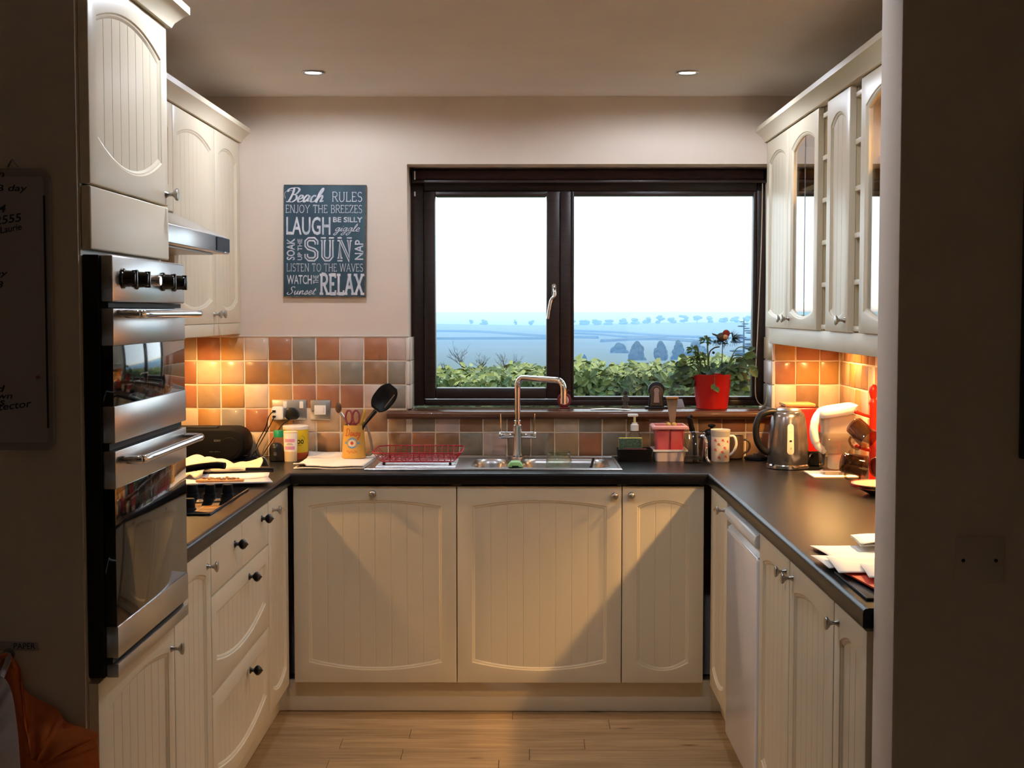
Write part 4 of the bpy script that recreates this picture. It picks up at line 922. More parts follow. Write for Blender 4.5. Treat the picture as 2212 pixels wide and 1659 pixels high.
# crumpled cream cloth
t = thing('tea_towel', 'crumpled cream tea towel behind the platter', 'towel', (-1.05, 4.98, WT))
def crump(u, v):
    x = -1.235+.285*u+.010*math.sin(7*v); yv = 4.90+.17*v+.018*math.sin(9*u)
    e = math.sin(PI*min(1, max(0, v)))**.6; f = (.6+.4*math.sin(PI*u)) 
    hgt = .008+e*f*(.026+.020*math.sin(4.5*u+2.5*v)+.016*abs(math.sin(6*u-5*v+.5))+.004*math.sin(19*u+9*v))+.026*max(0, u-.80)/.20*e
    return (x, yv, WT+.003+max(.001, hgt))
MB().grid(44, 22, crump).build('cloth', M['clothc'], t, solid=.003, ang=80)
def crump2(u, v): return (-1.20+.10*u, 4.69+.14*v+.01*math.sin(6*u), WT+.020+.026*math.sin(PI*v)**.7*(.7+.3*math.sin(5*u+2))+.006*math.sin(14*u+5*v))
MB().grid(18, 16, crump2).build('cloth_end', M['clothc'], t, solid=.003, ang=80)
# radio
t = thing('portable_radio', 'black portable radio with rounded ends against the tiles', 'radio', (-1.27, 5.42, WT))
rp = rrect(-1.452, -1.087, WT+.001, 1.028, .058, 8)
MB().prism(rp, 5.335, 5.52, lambda u, v, d_: (u, d_, v)).build('case', M['blackd'], t, bevel=.010, seg=3)
MB().box(-1.36, -1.20, 5.37, 5.42, 1.027, 1.034).build('carry_handle', M['blackm'], t, bevel=.003)
frd = on_back(5.3345)
text_mb('SONY', -1.205, -1.178, .978, .986, frd, .0004, bold=.01).build('brand_text', mat('grey_print', s(120, 118, 112), .5), t, smooth=False)
text_mb('AM FM CD', -1.225, -1.165, .936, .940, frd, .0004).build('small_text', MATS['grey_print'], t, smooth=False)
for gx in (-1.40, -1.145): MB().lathe([(.040, 0), (.038, .002), (.0005, .003)], (gx, 5.3352, .955), (0, -1, 0), 24).build('speaker_grille', M['blackd'], t)

# ------------------------------------------------------------------ jars and tubs by the sockets
def wrap(cx_, cy_, r): return lambda u, v, d_: (cx_+(r+d_)*math.sin(u/r), cy_-(r+d_)*math.cos(u/r), v)
t = thing('storage_jar', 'small round black jar in front of the green lidded one', 'jar', (-.961, 5.345, WT))
MB().lathe([(.024, 0), (.0285, .004), (.0285, .050), (.026, .060), (.021, .068), (.013, .073), (.0005, .074)], (-.961, 5.345, WT), seg=24).build('jar_body', M['black'], t)
fw = wrap(-.961, 5.345, .0285); mb = MB()
for k in range(6): a = k*PI/6; ribbon(mb, [(-.008*math.cos(a), .932-.008*math.sin(a)), (.008*math.cos(a), .932+.008*math.sin(a))], .0012, lambda p: fw(p[0], p[1], .0004))
mb.build('printed_motif', MATS['grey_print'], t, smooth=False)
t = thing('storage_jar', 'clear jar with a bright green lid below the socket', 'jar', (-.966, 5.43, WT))
MB().lathe([(.024, 0), (.027, .004), (.027, .065), (.021, .080), (.019, .088), (.017, .088), (.019, .078), (.025, .063), (.025, .006), (.0005, .004)], (-.966, 5.43, WT), seg=24).build('jar_body', M['clear'], t)
MB().lathe([(.0205, 0), (.0205, .024), (.019, .026), (.0005, .026)], (-.966, 5.43, WT+.088), seg=24).build('lid', mat('green_lid', s(20, 150, 104), .4), t)
MB().lathe([(.0005, .001), (.024, .001), (.024, .045), (.0005, .047)], (-.966, 5.43, WT+.004), seg=20).build('contents', mat('dark_granules', s(80, 54, 34), .9, noise=.4, nscale=400), t)
t = thing('spice_tub', 'white tub with two pink bands on its label', 'tub', (-.905, 5.345, WT))
MB().lathe([(.0235, 0), (.0245, .003), (.0275, .110), (.028, .112), (.028, .118), (.0265, .119), (.0005, .119)], (-.905, 5.345, WT), seg=26).build('tub_body', mat('cream_plastic', s(234, 212, 172), .4), t)
def taperwrap(u, v, d_): r = .0245+.003*(v-WT)/.11+.0004+d_; return (-.905+r*math.sin(u/.027), 5.345-r*math.cos(u/.027), v)
def band(u0, u1, v0, v1, fn_, dep=0, n=14):
    mb = MB()
    for i in range(n+1): u = u0+(u1-u0)*i/n; mb.v += [fn_(u, v0, dep), fn_(u, v1, dep)]
    mb.f += [(2*i, 2*i+2, 2*i+3, 2*i+1) for i in range(n)]; return mb
band(-.036, .036, .940, 1.012, taperwrap).build('label', M['paper'], t)
for z_ in (.948, .977): band(-.021, .021, z_, z_+.013, taperwrap, .0004).build('label_band', mat('pink_print', s(206, 150, 186), .6), t)
for z_, wd_ in ((.967, .014), (.9715, .010)): band(-wd_, wd_, z_, z_+.0018, taperwrap, .0004).build('label_print', MATS['grey_print'], t)
t = thing('yellow_canister', 'yellow canister with black lettering behind the white tub', 'canister', (-.902, 5.452, WT))
MB().lathe([(.046, 0), (.048, .003), (.050, .118)], (-.902, 5.452, WT), seg=32).build('canister_body', mat('yellow_print', s(222, 196, 40), .4, noise=.06, nscale=10), t)
MB().lathe([(.0485, 0), (.0495, .018), (.0505, .026)], (-.902, 5.452, WT+.001), seg=32, cap=False).build('red_band', mat('red_print', s(190, 84, 40), .45), t)
MB().lathe([(.0515, .118), (.0520, .119), (.0520, .130), (.050, .132), (.0005, .130)], (-.902, 5.452, WT), seg=32).build('lid', M['white'], t)
cw = wrap(-.902, 5.452, .0498)
text_mb('oo', .012, .041, .962, .979, cw, .0006, bold=.015).build('brand_text', M['black'], t, smooth=False)
band(.012, .030, .955, .9562, cw, .0006).build('underline', M['black'], t)
mb = MB(); ribbon(mb, arc(.024, .966, .026, .030, 20, 75), .002, lambda p: cw(p[0], p[1], .0006)); mb.build('swoosh', mat('dark_yellow_print', s(150, 130, 30), .5), t, smooth=False)
# folded towel with utensil jug
t = thing('folded_towel', 'folded white towel left of the dish rack', 'towel', (-.71, 5.27, WT))
def tw(off):
    def f_(u, v):
        x = -.850+.262*u+.012*math.sin(3*v)*(1-u)+.02*v*(u-.3); yv = 5.075+.405*v
        return (x, yv, WT+off+.0025*math.sin(8*u+4*v)*math.sin(PI*u)+.010*max(0, .15-v)/.15*(1 if u < .18 else .12)*(off > .006)+.014*max(0, v-.85)/.15*(1-u))
    return f_
for off, nm in ((.003, 'lower_fold'), (.0105, 'upper_fold')): MB().grid(26, 26, tw(off)).build(nm, M['cloth'], t, solid=.0055, ang=80)
UX, UY, UZ = -.655, 5.335, WT+.0165
t = thing('utensil_jug', 'yellow enamel jug printed with a daisy and lettering', 'jug', (UX, UY, UZ))
jr = lambda z_: .0475-.0085*(z_-UZ)/.128
MB().lathe([(.046, 0), (.0478, .003), (.0392, .126), (.0398, .129), (.0370, .128), (.044, .008), (.0005, .005)], (UX, UY, UZ), seg=32).build('jug_body', mat('yellow_enamel', s(226, 176, 78), .35, c2=s(214, 168, 84), nscale=12), t)
def jw(u, v, d_): r = jr(v)+.0004+d_; return (UX+r*math.sin(u/.043), UY-r*math.cos(u/.043), v)
M['rprint'] = mat('red_lettering', s(206, 70, 44), .5); M['bprint'] = mat('blue_print', s(110, 150, 180), .5); M['wprint'] = mat('cream_print', s(238, 226, 200), .5)
stroke_mb('Daisy', {**CU}, -.034, .036, UZ+.074, UZ+.116, jw, .0003, .075, shear=.12, smooth=True, gap=-.02, lo=-.45).build('lettering', M['rprint'], t, smooth=False)
def disc(fn_, cu, cv, r, dep, n=24):
    mb = MB(); mb.v = [fn_(cu, cv, dep)]+[fn_(cu+r*math.cos(2*PI*i/n), cv+r*math.sin(2*PI*i/n), dep) for i in range(n)]; mb.f = [(0, 1+i, 1+(i+1) % n) for i in range(n)]; return mb
mb = disc(jw, -.002, UZ+.060, .021, .0002)
for du in (-1, 1): mb.add([jw(-.002+du*a, UZ+.060+b, .0002) for a, b in ((.018, -.006), (.024, -.003), (.031, -.006), (.031, .006), (.024, .003), (.018, .006))], [(0, 1, 2, 3, 4, 5)])
mb.build('blue_flower', M['bprint'], t, smooth=False)
mb = MB()
for k in range(12): a = k*PI/6; mb.add([jw(-.002+q*math.cos(a+e), UZ+.060+q*math.sin(a+e), .0005) for q, e in ((.004, 0), (.012, -.22), (.0165, 0), (.012, .22))], [(0, 1, 2, 3)])
mb.build('petals', M['wprint'], t, smooth=False)
disc(jw, -.002, UZ+.060, .0058, .0007).build('flower_centre', M['rprint'], t, smooth=False)
mb = MB(); ribbon(mb, [(-.022+.0007*i, UZ+.026+.004*math.sin(i*.75)+.003*math.sin(i*.31)) for i in range(58)], .0016, lambda p: jw(p[0], p[1], .0003)); mb.build('lower_lettering', mat('faded_red_print', s(214, 120, 70), .5), t, smooth=False)
MB().tube(crom([(UX+.038, UY-.002, UZ+.122), (UX+.050, UY-.006, UZ+.124), (UX+.060, UY-.008, UZ+.10), (UX+.070, UY-.008, UZ+.05), (UX+.068, UY-.008, UZ+.015), (UX+.047, UY, UZ+.01)], 6), .0055, 8).build('handle', mat('dull_enamel', s(128, 112, 98), .35), t)
M['spoonw'] = mat('dark_wood_spoon', s(92, 66, 48), .6, noise=.2, nscale=30)
M['scis'] = mat('dusky_pink_plastic', s(146, 70, 78), .4)
def ut(name, lab, cat_): return thing(name, lab, cat_, (UX, UY, UZ+.01), 'utensils standing in the yellow jug')
t = ut('wooden_spoon', 'dark wooden spoon at the left of the yellow jug', 'spoon')
MB().tube([(UX+.01, UY+.02, UZ+.012), (UX-.030, UY+.008, UZ+.14), (UX-.052, UY+.004, UZ+.175)], [.006, .0055, .006], 8).build('handle', M['steel'], t)
MB().sphere((UX-.060, UY+.003, UZ+.195), .017, 12, 8, (.75, .4, 1.25)).build('spoon_head', M['spoonw'], t)
t = ut('kitchen_scissors', 'scissors with dusky pink loop handles in the yellow jug', 'scissors')
for dx in (-.018, .010): MB().tube([(UX+dx+.013*math.cos(a*PI/8), UY-.006, UZ+.160+.026*math.sin(a*PI/8)) for a in range(16)], .0042, 8, closed=True).build('loop_handle', M['scis'], t)
MB().prism([(-.012, .02), (.012, .02), (.016, .136), (-.024, .136)], -.002, .002, lambda u, v, d_: (UX+u*.8, UY-.006+d_, UZ+v)).build('blades', M['scis'], t)
t = ut('yellow_spatula', 'narrow yellow spatula in the yellow jug', 'spatula')
MB().prism([(.0, .02), (.012, .02), (.042, .155), (.048, .185), (.040, .192), (.028, .15)], -.004, .004, lambda u, v, d_: (UX+u, UY+.012+d_, UZ+v)).build('blade', mat('yellow_silicone', s(224, 172, 60), .5), t, bevel=.002)
t = ut('slotted_spoon', 'large black slotted spoon leaning out of the yellow jug', 'spoon')
MB().tube([(UX-.005, UY-.01, UZ+.02), (UX+.040, UY-.012, UZ+.128), (UX+.088, UY-.010, UZ+.185)], [.006, .0065, .009], 8).build('handle', M['black'], t)
hd_ = MB()
ang_ = math.radians(-38); ca, sa_ = math.cos(ang_), math.sin(ang_); hc = (UX+.122, UZ+.235)
def hp(a, b): return (hc[0]+a*ca-b*sa_, hc[1]+a*sa_+b*ca)
out_ = [(-.014, -.062), (.014, -.062), (.034, -.035), (.041, .0), (.038, .04), (.026, .056), (-.026, .056), (-.038, .04), (-.041, 0), (-.034, -.035)]
def spoon_head(u, v):
    a = (u-.5)*2; b = (v-.5)*2; w_ = .041*(1-abs(b)**3*.55); P_ = hp(a*w_, b*.058); return (P_[0], UY-.012+.014*(1-a*a)*(1-b*b)-.004, P_[1])
hd_.grid(12, 12, spoon_head).build('spoon_bowl', M['black'], t, solid=.003, ang=80)
for k in range(3):
    a0 = .012+k*.010; P0 = [hp(a0, -.03), hp(a0+.004, -.03), hp(a0+.004, .035), hp(a0, .035)]
    MB().prism(P0, 0, .0006, lambda u, v, d_: (u, UY-.0205+(k*.0012)-d_, v)).build('slot', mat('slot_light', s(120, 104, 92), .6), t, smooth=False) if k == 1 else None

# ------------------------------------------------------------------ sockets, plugs, cables
fw_ = on_back(YB-.0086)
def plate(name, lab, x0_, x1_, z0_, z1_):
    t = thing(name, lab, 'socket', ((x0_+x1_)/2, YB-.009, (z0_+z1_)/2)); MB().prism(rrect(x0_, x1_, z0_, z1_, .004), 0, .007, fw_).build('chrome_plate', M['cplate'], t, bevel=.002)
    for sx_ in (x0_+.010, x1_-.010): MB().lathe([(.004, .007), (.004, .0082), (.0005, .0086)], fw_(sx_, (z0_+z1_)/2-.004, 0), (0, -1, 0), 10, cap=False).build('screw', M['steel_dk'], t)
    return t
t = plate('double_socket', 'chrome double wall socket with two white rockers', -1.013, -.870, 1.048, 1.130)
for x in (-.957, -.891): MB().box(x-.008, x+.008, YB-.0086-.011, YB-.0086-.006, 1.096, 1.124).build('rocker', M['white'], t, bevel=.002)
t = plate('switch_plate', 'single chrome wall switch plate with a white insert', -.855, -.773, 1.047, 1.129)
MB().prism(rrect(-.839, -.792, 1.070, 1.108, .002), .006, .0085, fw_).build('insert', M['white'], t, bevel=.001)
MB().box(-.805, -.800, YB-.0086-.012, YB-.0086-.008, 1.080, 1.100).build('rocker', M['white'], t, bevel=.001)
t = thing('usb_charger', 'white plug-in charger in the left socket outlet', 'charger', (-.985, YB-.02, 1.075))
MB().prism(rrect(-1.008, -.960, 1.050, 1.104, .010), .0095, .040, fw_).build('charger_body', M['white'], t, bevel=.005)
for z_ in (1.064, 1.086): MB().box(-1.004, -.990, YB-.0505, YB-.0485, z_-.004, z_+.004).build('usb_port', M['black'], t)
t = thing('black_plug', 'black three-pin plug in the right socket outlet', 'plug', (-.928, YB-.02, 1.075))
MB().prism([(-.953, 1.062), (-.945, 1.052), (-.905, 1.052), (-.898, 1.062), (-.900, 1.085), (-.915, 1.100), (-.938, 1.100), (-.950, 1.086)], .0095, .042, fw_).build('plug_body', M['black'], t, bevel=.006)
def cable(pts, lab, r=.0022): return tag(MB().tube(crom(pts, 8), r, 6).build('power_cable', M['black']), lab, 'cable', 'black cables hanging from the sockets')
cable([(-.997, YB-.049, 1.086), (-1.012, YB-.07, 1.07), (-1.03, YB-.06, 1.02), (-1.062, YB-.06, .96), (-1.068, YB-.07, .925), (-1.055, YB-.085, .904)], 'black lead from the upper charger port down to the worktop')
cable([(-.997, YB-.049, 1.064), (-1.004, YB-.075, 1.04), (-1.035, YB-.07, .985), (-1.055, YB-.075, .95), (-1.078, YB-.09, .912), (-1.09, YB-.10, .9035)], 'black lead from the lower charger port down to the worktop')
cable([(-.935, YB-.048, 1.052), (-.962, YB-.08, 1.03), (-1.0, YB-.085, .97), (-1.03, YB-.085, .925), (-1.045, YB-.10, .905), (-1.06, YB-.12, .9035), (-1.04, YB-.14, .904), (-1.02, YB-.11, .9035), (-1.065, YB-.09, .9036), (-1.10, YB-.12, .9035)], 'black lead from the plug coiling beside the radio')

# ------------------------------------------------------------------ beach sign
sg = thing('wall_sign', 'weathered blue beach rules sign with white lettering', 'sign', (-.79, YB-.01, 1.77))
SX_, SW, SZ_, SH = -.957, .3315, 1.546, .452
TILT = -.004
def sgf(u, v, d_): du = u-SX_-SW/2; dv = v-SZ_-SH/2; return (u-TILT*3*dv, YB-.016-d_, v+TILT*du)
MB().prism([(SX_, SZ_), (SX_+SW, SZ_), (SX_+SW, SZ_+SH), (SX_, SZ_+SH)], -.014, 0, sgf).build('sign_board', mat('weathered_blue', s(62, 92, 104), .7, c2=s(44, 62, 78), nscale=9, stretch=(1, 1, .35)), sg, bevel=.0015)
for a in ((SX_, SX_+SW, SZ_, SZ_+.004), (SX_, SX_+SW, SZ_+SH-.003, SZ_+SH), (SX_+SW-.004, SX_+SW, SZ_, SZ_+SH)):
    MB().prism([(a[0], a[2]), (a[1], a[2]), (a[1], a[3]), (a[0], a[3])], .0001, .0006, sgf).build('worn_edge', mat('worn_brown_edge', s(94, 84, 72), .8, noise=.4, nscale=60), sg, smooth=False)
SWH = mat('worn_white_paint', s(214, 214, 220), .75, c2=s(168, 176, 188), nscale=55, stretch=(1, 1, .4)); SDK = mat('dark_blue_paint', s(46, 66, 82), .7)
def bx_(X0, X1, Y0, Y1): return (SX_+(X0-195)/975*SW, SX_+(X1-195)/975*SW, SZ_+(1500-Y1)/1340*SH, SZ_+(1500-Y0)/1340*SH)
def put(mb, nm='lettering', m=None): mb.build(nm, m or SWH, sg, smooth=False)
D_ = .0012
put(stroke_mb('Beach', CU, *bx_(205, 715, 200, 370), sgf, D_, .115, shear=.30, smooth=True, taper=True, gap=-.03, lo=0, hi=1.02))
mb = MB(); ribbon(mb, [(p.x, p.y) for p in crom([(SX_+.006, SZ_+SH-.055, 0), (SX_+.003, SZ_+SH-.035, 0), (SX_+.02, SZ_+SH-.022, 0), (SX_+.045, SZ_+SH-.03, 0)], 6)], .0016, lambda p: sgf(p[0], p[1], D_)); put(mb, 'flourish')
put(stroke_mb('RULES', GL, *bx_(765, 1125, 245, 360), sgf, D_, .075, .08, gap=.08))
put(stroke_mb('ENJOY THE BREEZES', GL, *bx_(215, 1125, 400, 495), sgf, D_, .075, .08, gap=.07))
put(text_mb('LAUGH', *bx_(225, 750, 542, 757), sgf, D_, bold=.015))
put(text_mb('BE SILLY', *bx_(780, 1130, 543, 605), sgf, D_, bold=.025))
put(stroke_mb('giggle', CU, *bx_(780, 1130, 625, 758), sgf, D_, .085, shear=.30, smooth=True, gap=-.02, lo=-.45))
put(text_mb('SOAK', *bx_(230, 328, 800, 1058), sgf, D_, bold=.02, rot=1))
put(text_mb('UP THE', *bx_(360, 415, 805, 1058), sgf, D_, bold=.012, rot=1))
put(stroke_mb('SUN', VS, *bx_(450, 1005, 800, 1055), sgf, D_, .20, gap=.18))
put(stroke_mb('SUN', VS, *bx_(450, 1005, 800, 1055), sgf, D_+.0005, .055, gap=.18), 'inline', SDK)
put(text_mb('NAP', *bx_(1040, 1140, 815, 1052), sgf, D_, bold=.015, rot=1))
put(stroke_mb('LISTEN TO THE WAVES', GL, *bx_(230, 1140, 1098, 1192), sgf, D_, .075, .08, gap=.07))
put(text_mb('WATCH', *bx_(235, 530, 1235, 1345), sgf, D_, bold=.012))
put(text_mb('THE', *bx_(548, 610, 1237, 1338), sgf, D_, bold=.01, rot=1))
put(stroke_mb('RELAX', GL, *bx_(632, 1140, 1225, 1465), sgf, D_, .17, .15, gap=.12))
put(stroke_mb('Sunset', CU, *bx_(230, 605, 1375, 1470), sgf, D_, .085, shear=.28, smooth=True, gap=0))

# ------------------------------------------------------------------ right of the sink
t = thing('sink_caddy', 'black sink tray holding the sponge', 'tray', (.45, 5.40, WT))
def trough(x0_, x1_, y0_, y1_, z0_, h, th, r=.01):
    mb = MB(); o0 = rrect(x0_+.006, x1_-.006, y0_+.006, y1_-.006, r, 4); o1 = rrect(x0_, x1_, y0_, y1_, r, 4); i1 = rrect(x0_+th, x1_-th, y0_+th, y1_-th, r*.7, 4); i0 = rrect(x0_+th+.005, x1_-th-.005, y0_+th+.005, y1_-th-.005, r*.7, 4)
    N = len(o0); mb.v = [(u, v, z0_) for u, v in o0]+[(u, v, z0_+h) for u, v in o1]+[(u, v, z0_+h) for u, v in i1]+[(u, v, z0_+th) for u, v in i0]
    for k in range(3): mb.f += [(k*N+i, k*N+(i+1) % N, (k+1)*N+(i+1) % N, (k+1)*N+i) for i in range(N)]
    mb.f += [list(range(N))[::-1], [3*N+i for i in range(N)]]; return mb
trough(.380, .518, 5.335, 5.43, WT+.0005, .047, .004).build('tray_body', M['black'], t)
MB().box(.405, .495, 5.345, 5.36, WT+.03, WT+.051).build('divider', mat('dark_red_plastic', s(92, 26, 28), .5), t, bevel=.004)
t = thing('sponge', 'yellow sponge with a green scouring face in the black tray', 'sponge', (.43, 5.385, WT+.01))
MB().box(.388, .478, 5.372, 5.380, WT+.012, WT+.088).build('scouring_pad', mat('green_scourer', s(82, 104, 84), .95, noise=.5, nscale=220, bump=1, bscale=400), t, bevel=.002)
MB().box(.388, .480, 5.3805, 5.400, WT+.012, WT+.090).build('foam', mat('yellow_foam', s(206, 190, 96), .95, noise=.15, nscale=150), t, bevel=.003)
t = thing('soap_dispenser', 'clear soap bottle with a white pump behind the sponge', 'bottle', (.456, 5.455, WT))
MB().lathe([(.024, 0), (.027, .004), (.027, .085), (.022, .100), (.014, .108), (.013, .112), (.0115, .112), (.020, .098), (.025, .084), (.025, .006), (.0005, .004)], (.456, 5.455, WT), seg=24, sx=1.1).build('bottle_body', M['clear'], t)
MB().lathe([(.0005, .005), (.025, .005), (.025, .055), (.0005, .055)], (.456, 5.455, WT), seg=20, sx=1.05).build('liquid', mat('amber_soap', s(176, 146, 92), .2), t)
MB().lathe([(.0165, 0), (.0165, .024), (.011, .027), (.011, .032)], (.456, 5.455, WT+.112), seg=20).build('collar', M['white'], t)
MB().tube([(.456, 5.455, WT+.14), (.456, 5.455, WT+.172)], .005, 8).build('pump_stem', mat('pale_yellow_plastic', s(214, 206, 150), .4), t)
MB().prism(rrect(.428, .470, WT+.168, WT+.179, .004), 5.447, 5.463, lambda u, v, d_: (u, d_, v)).build('pump_nozzle', M['white'], t, bevel=.003)
# red cutlery drainer
t = thing('cutlery_drainer', 'red and white two-pot cutlery drainer on its drip tray', 'drainer', (.585, 5.40, WT))
redt = mat('red_translucent_plastic', s(204, 34, 44), .3, c2=s(226, 120, 122), nscale=9)
trough(.530, .644, 5.345, 5.455, WT+.030, .105, .0025).build('pots', redt, t)
for x in (.5875,): MB().box(x-.0015, x+.0015, 5.343, 5.457, WT+.035, WT+.13).build('pot_divider', mat('deep_red', s(140, 18, 26), .4), t)
MB().sweep([(.528, 5.343), (.646, 5.343), (.646, 5.457), (.528, 5.457)], [(-.012, WT+.128), (-.012, WT+.136), (-.004, WT+.142), (.002, WT+.140), (.002, WT+.128)], closed=True).build('rim', mat('pale_pink_plastic', s(230, 168, 160), .35), t)
trough(.524, .650, 5.338, 5.462, WT+.0005, .044, .003, .014).build('drip_tray', mat('white_ribbed_plastic', s(236, 214, 206), .35), t)
MB().sweep([(.522, 5.336), (.652, 5.336), (.652, 5.464), (.522, 5.464)], [(-.003, WT+.040), (-.003, WT+.047), (.003, WT+.047), (.003, WT+.040)], closed=True).build('tray_rim', M['white'], t)
t = thing('wooden_server', 'tall brown wooden server standing in the cutlery drainer', 'utensil', (.60, 5.40, WT+.04))
MB().prism([(.594, WT+.04), (.606, WT+.04), (.611, WT+.15), (.620, WT+.235), (.620, WT+.244), (.578, WT+.244), (.578, WT+.235), (.590, WT+.15)], 5.392, 5.401, lambda u, v, d_: (u, d_, v)).build('blade', mat('grey_brown_wood', s(140, 116, 92), .6, noise=.15, nscale=25), t, bevel=.002)
MB().box(.574, .624, 5.382, 5.404, WT+.2425, WT+.252).build('hooked_top', mat('amber_wood', s(170, 118, 62), .5), t, bevel=.003)
t = thing('dish_brush', 'pale yellow brush heads poking out of the cutlery drainer', 'brush', (.595, 5.375, WT+.05))
for x in (.583, .605): MB().tube([(x, 5.375, WT+.04), (x, 5.375, WT+.130)], .004, 8).sphere((x, 5.375, WT+.142), .0105, 10, 6).build('bristles', mat('pale_yellow_bristle', s(214, 176, 96), .8), t)
t = thing('pan_brush', 'black curved brush handle leaning behind the glass jug', 'brush', (.70, 5.46, WT))
MB().tube(crom([(.703, 5.480, WT+.010), (.698, 5.478, WT+.08), (.686, 5.472, WT+.125), (.678, 5.466, WT+.160), (.686, 5.462, WT+.172)], 6), [.009]*10+[.011]*10+[.008]*5, 10).build('handle', M['black'], t)
# measuring jug, mugs, teapot
t = thing('glass_jug', 'clear glass measuring jug next to the flowered mug', 'jug', (.665, 5.305, WT))
MB().lathe([(.036, 0), (.038, .004), (.047, .115), (.049, .118), (.0445, .116), (.036, .008), (.0005, .007)], (.672, 5.300, WT), seg=28).build('jug_body', M['clear'], t)
MB().tube(crom([(.690, 5.262, WT+.105), (.704, 5.240, WT+.108), (.712, 5.226, WT+.085), (.712, 5.226, WT+.035), (.722, 5.225, WT+.012), (.735, 5.235, WT+.009)], 6), [.006]*20+[.007]*6, 8).build('handle', M['chrome'], t)
t = thing('flowered_mug', 'tall white mug with pink flowers beside the glass jug', 'mug', (.785, 5.36, WT))
MX, MY = .785, 5.355
MB().lathe([(.034, 0), (.0362, .003), (.0365, .105), (.0385, .122), (.0395, .126), (.0360, .124), (.034, .100), (.0335, .006), (.0005, .005)], (MX, MY, WT), seg=28).build('mug_body', mat('white_china', s(236, 226, 208), .2), t)
MB().lathe([(.0369, .098), (.0372, .104), (.0389, .120)], (MX, MY, WT), seg=28, cap=False).build('grey_band', mat('grey_glaze', s(176, 170, 160), .3), t)
MB().tube(crom([(MX+.034, MY-.010, WT+.100), (MX+.052, MY-.014, WT+.098), (MX+.060, MY-.016, WT+.07), (MX+.050, MY-.014, WT+.04), (MX+.034, MY-.010, WT+.025)], 6), .0052, 8).build('handle', MATS['white_china'], t)
mw = wrap(MX, MY, .0366); rr_ = random.Random(4)
pk = mat('pink_flower_print', s(202, 92, 90), .5); gp = mat('green_leaf_print', s(130, 140, 90), .5)
for k, (u, v) in enumerate(((-.026, .085), (.004, .086), (-.012, .070), (.012, .056), (-.026, .048), (.002, .040), (-.010, .018), (.016, .022), (.026, .080))):
    disc(mw, u, WT+v, .0052, .0004, 10).build('flower', pk, t, smooth=False); disc(mw, u+.005, WT+v-.005, .0022, .0003, 6).build('leaf', gp, t, smooth=False)
t = thing('brown_mug', 'dark brown mug behind the flowered one', 'mug', (.858, 5.44, WT))
MB().lathe([(.034, 0), (.040, .006), (.040, .090), (.038, .094), (.036, .092), (.036, .01), (.0005, .007)], (.850, 5.445, WT), seg=26).build('mug_body', mat('brown_stoneware', s(72, 54, 42), .3), t)
MB().tube(crom([(.886, 5.44, WT+.078), (.906, 5.436, WT+.074), (.914, 5.434, WT+.055), (.906, 5.436, WT+.032), (.886, 5.44, WT+.022)], 6), .0045, 8).build('handle', MATS['brown_stoneware'], t)
t = thing('teapot', 'black lidded teapot behind the glass jug', 'teapot', (.765, 5.455, WT))
MB().lathe([(.035, 0), (.048, .012), (.052, .045), (.045, .085), (.030, .100)], (.765, 5.462, WT), seg=26).build('pot_body', M['black'], t)
ld_ = MB().lathe([(.034, .0995), (.032, .108), (.020, .116), (.006, .120), (.006, .124), (.015, .128), (.016, .134), (.011, .138), (.0005, .139)], (.765, 5.462, WT), seg=24).build('lid', M['black'], t)
# kettle
KX, KY = 1.005, 5.125
t = thing('electric_kettle', 'grey metal electric kettle with a black handle', 'kettle', (KX, KY, WT))
M['kett'] = mat('grey_metallic', s(128, 124, 126), .22, .85)
MB().lathe([(.074, 0), (.080, .003), (.080, .014), (.076, .018)], (KX, KY, WT), seg=36).build('steel_base', M['chrome'], t)
MB().lathe([(.075, .0185), (.0765, .022), (.0755, .090), (.070, .150), (.063, .195), (.056, .210), (.050, .214)], (KX, KY, WT), seg=40).build('kettle_body', M['kett'], t)
MB().lathe([(.049, .213), (.049, .219), (.040, .226), (.0005, .228)], (KX, KY, WT), seg=32).build('lid', M['steel'], t)
MB().tube(crom([(KX-.040, KY-.004, WT+.212), (KX-.072, KY-.008, WT+.213), (KX-.106, KY-.010, WT+.198), (KX-.122, KY-.012, WT+.155), (KX-.118, KY-.012, WT+.105), (KX-.098, KY-.010, WT+.072), (KX-.074, KY-.006, WT+.058)], 7), [.013]*14+[.0125]*29, 12).build('handle', M['black'], t)
def kw(u, v, d_):
    r = .0755 if v < WT+.09 else .0755-.0000+( -.0055*(v-WT-.09)/.06); a = u/.073-.06; return (KX+(r+.001+d_)*math.sin(a), KY-(r+.001+d_)*math.cos(a), v)
gp_ = rrect(-.012, .012, WT+.058, WT+.172, .0118, 6)
gm = MB(); gm.v = [kw(u, v, .0006) for u, v in gp_]+[kw(u*.7, WT+.115+(v-WT-.115)*.95, .002) for u, v in gp_]; N = len(gp_); gm.f = [(i, (i+1) % N, N+(i+1) % N, N+i) for i in range(N)]+[[N+i for i in range(N)]]
gg = gm.build('water_gauge', mat('gauge_plastic', s(200, 190, 172), .25), t)
for v_, tx in ((.138, '1.7'), (.106, '1'), (.078, '.5')): text_mb(tx, -.004, .004, WT+v_, WT+v_+.006, kw, .0026).build('gauge_mark', M['black'], gg, smooth=False)
disc(kw, -.012, WT+.040, .007, .0008, 14).build('maker_mark', M['chrome'], t, smooth=False)
t = thing('power_base', 'low black round power base left of the kettle', 'power_base', (.935, 5.43, WT))  # black disc is a kettle power base with its connector
MB().lathe([(.042, 0), (.046, .003), (.045, .012), (.030, .018), (.0005, .019)], (.935, 5.415, WT), seg=28).build('base_plate', M['black'], t)
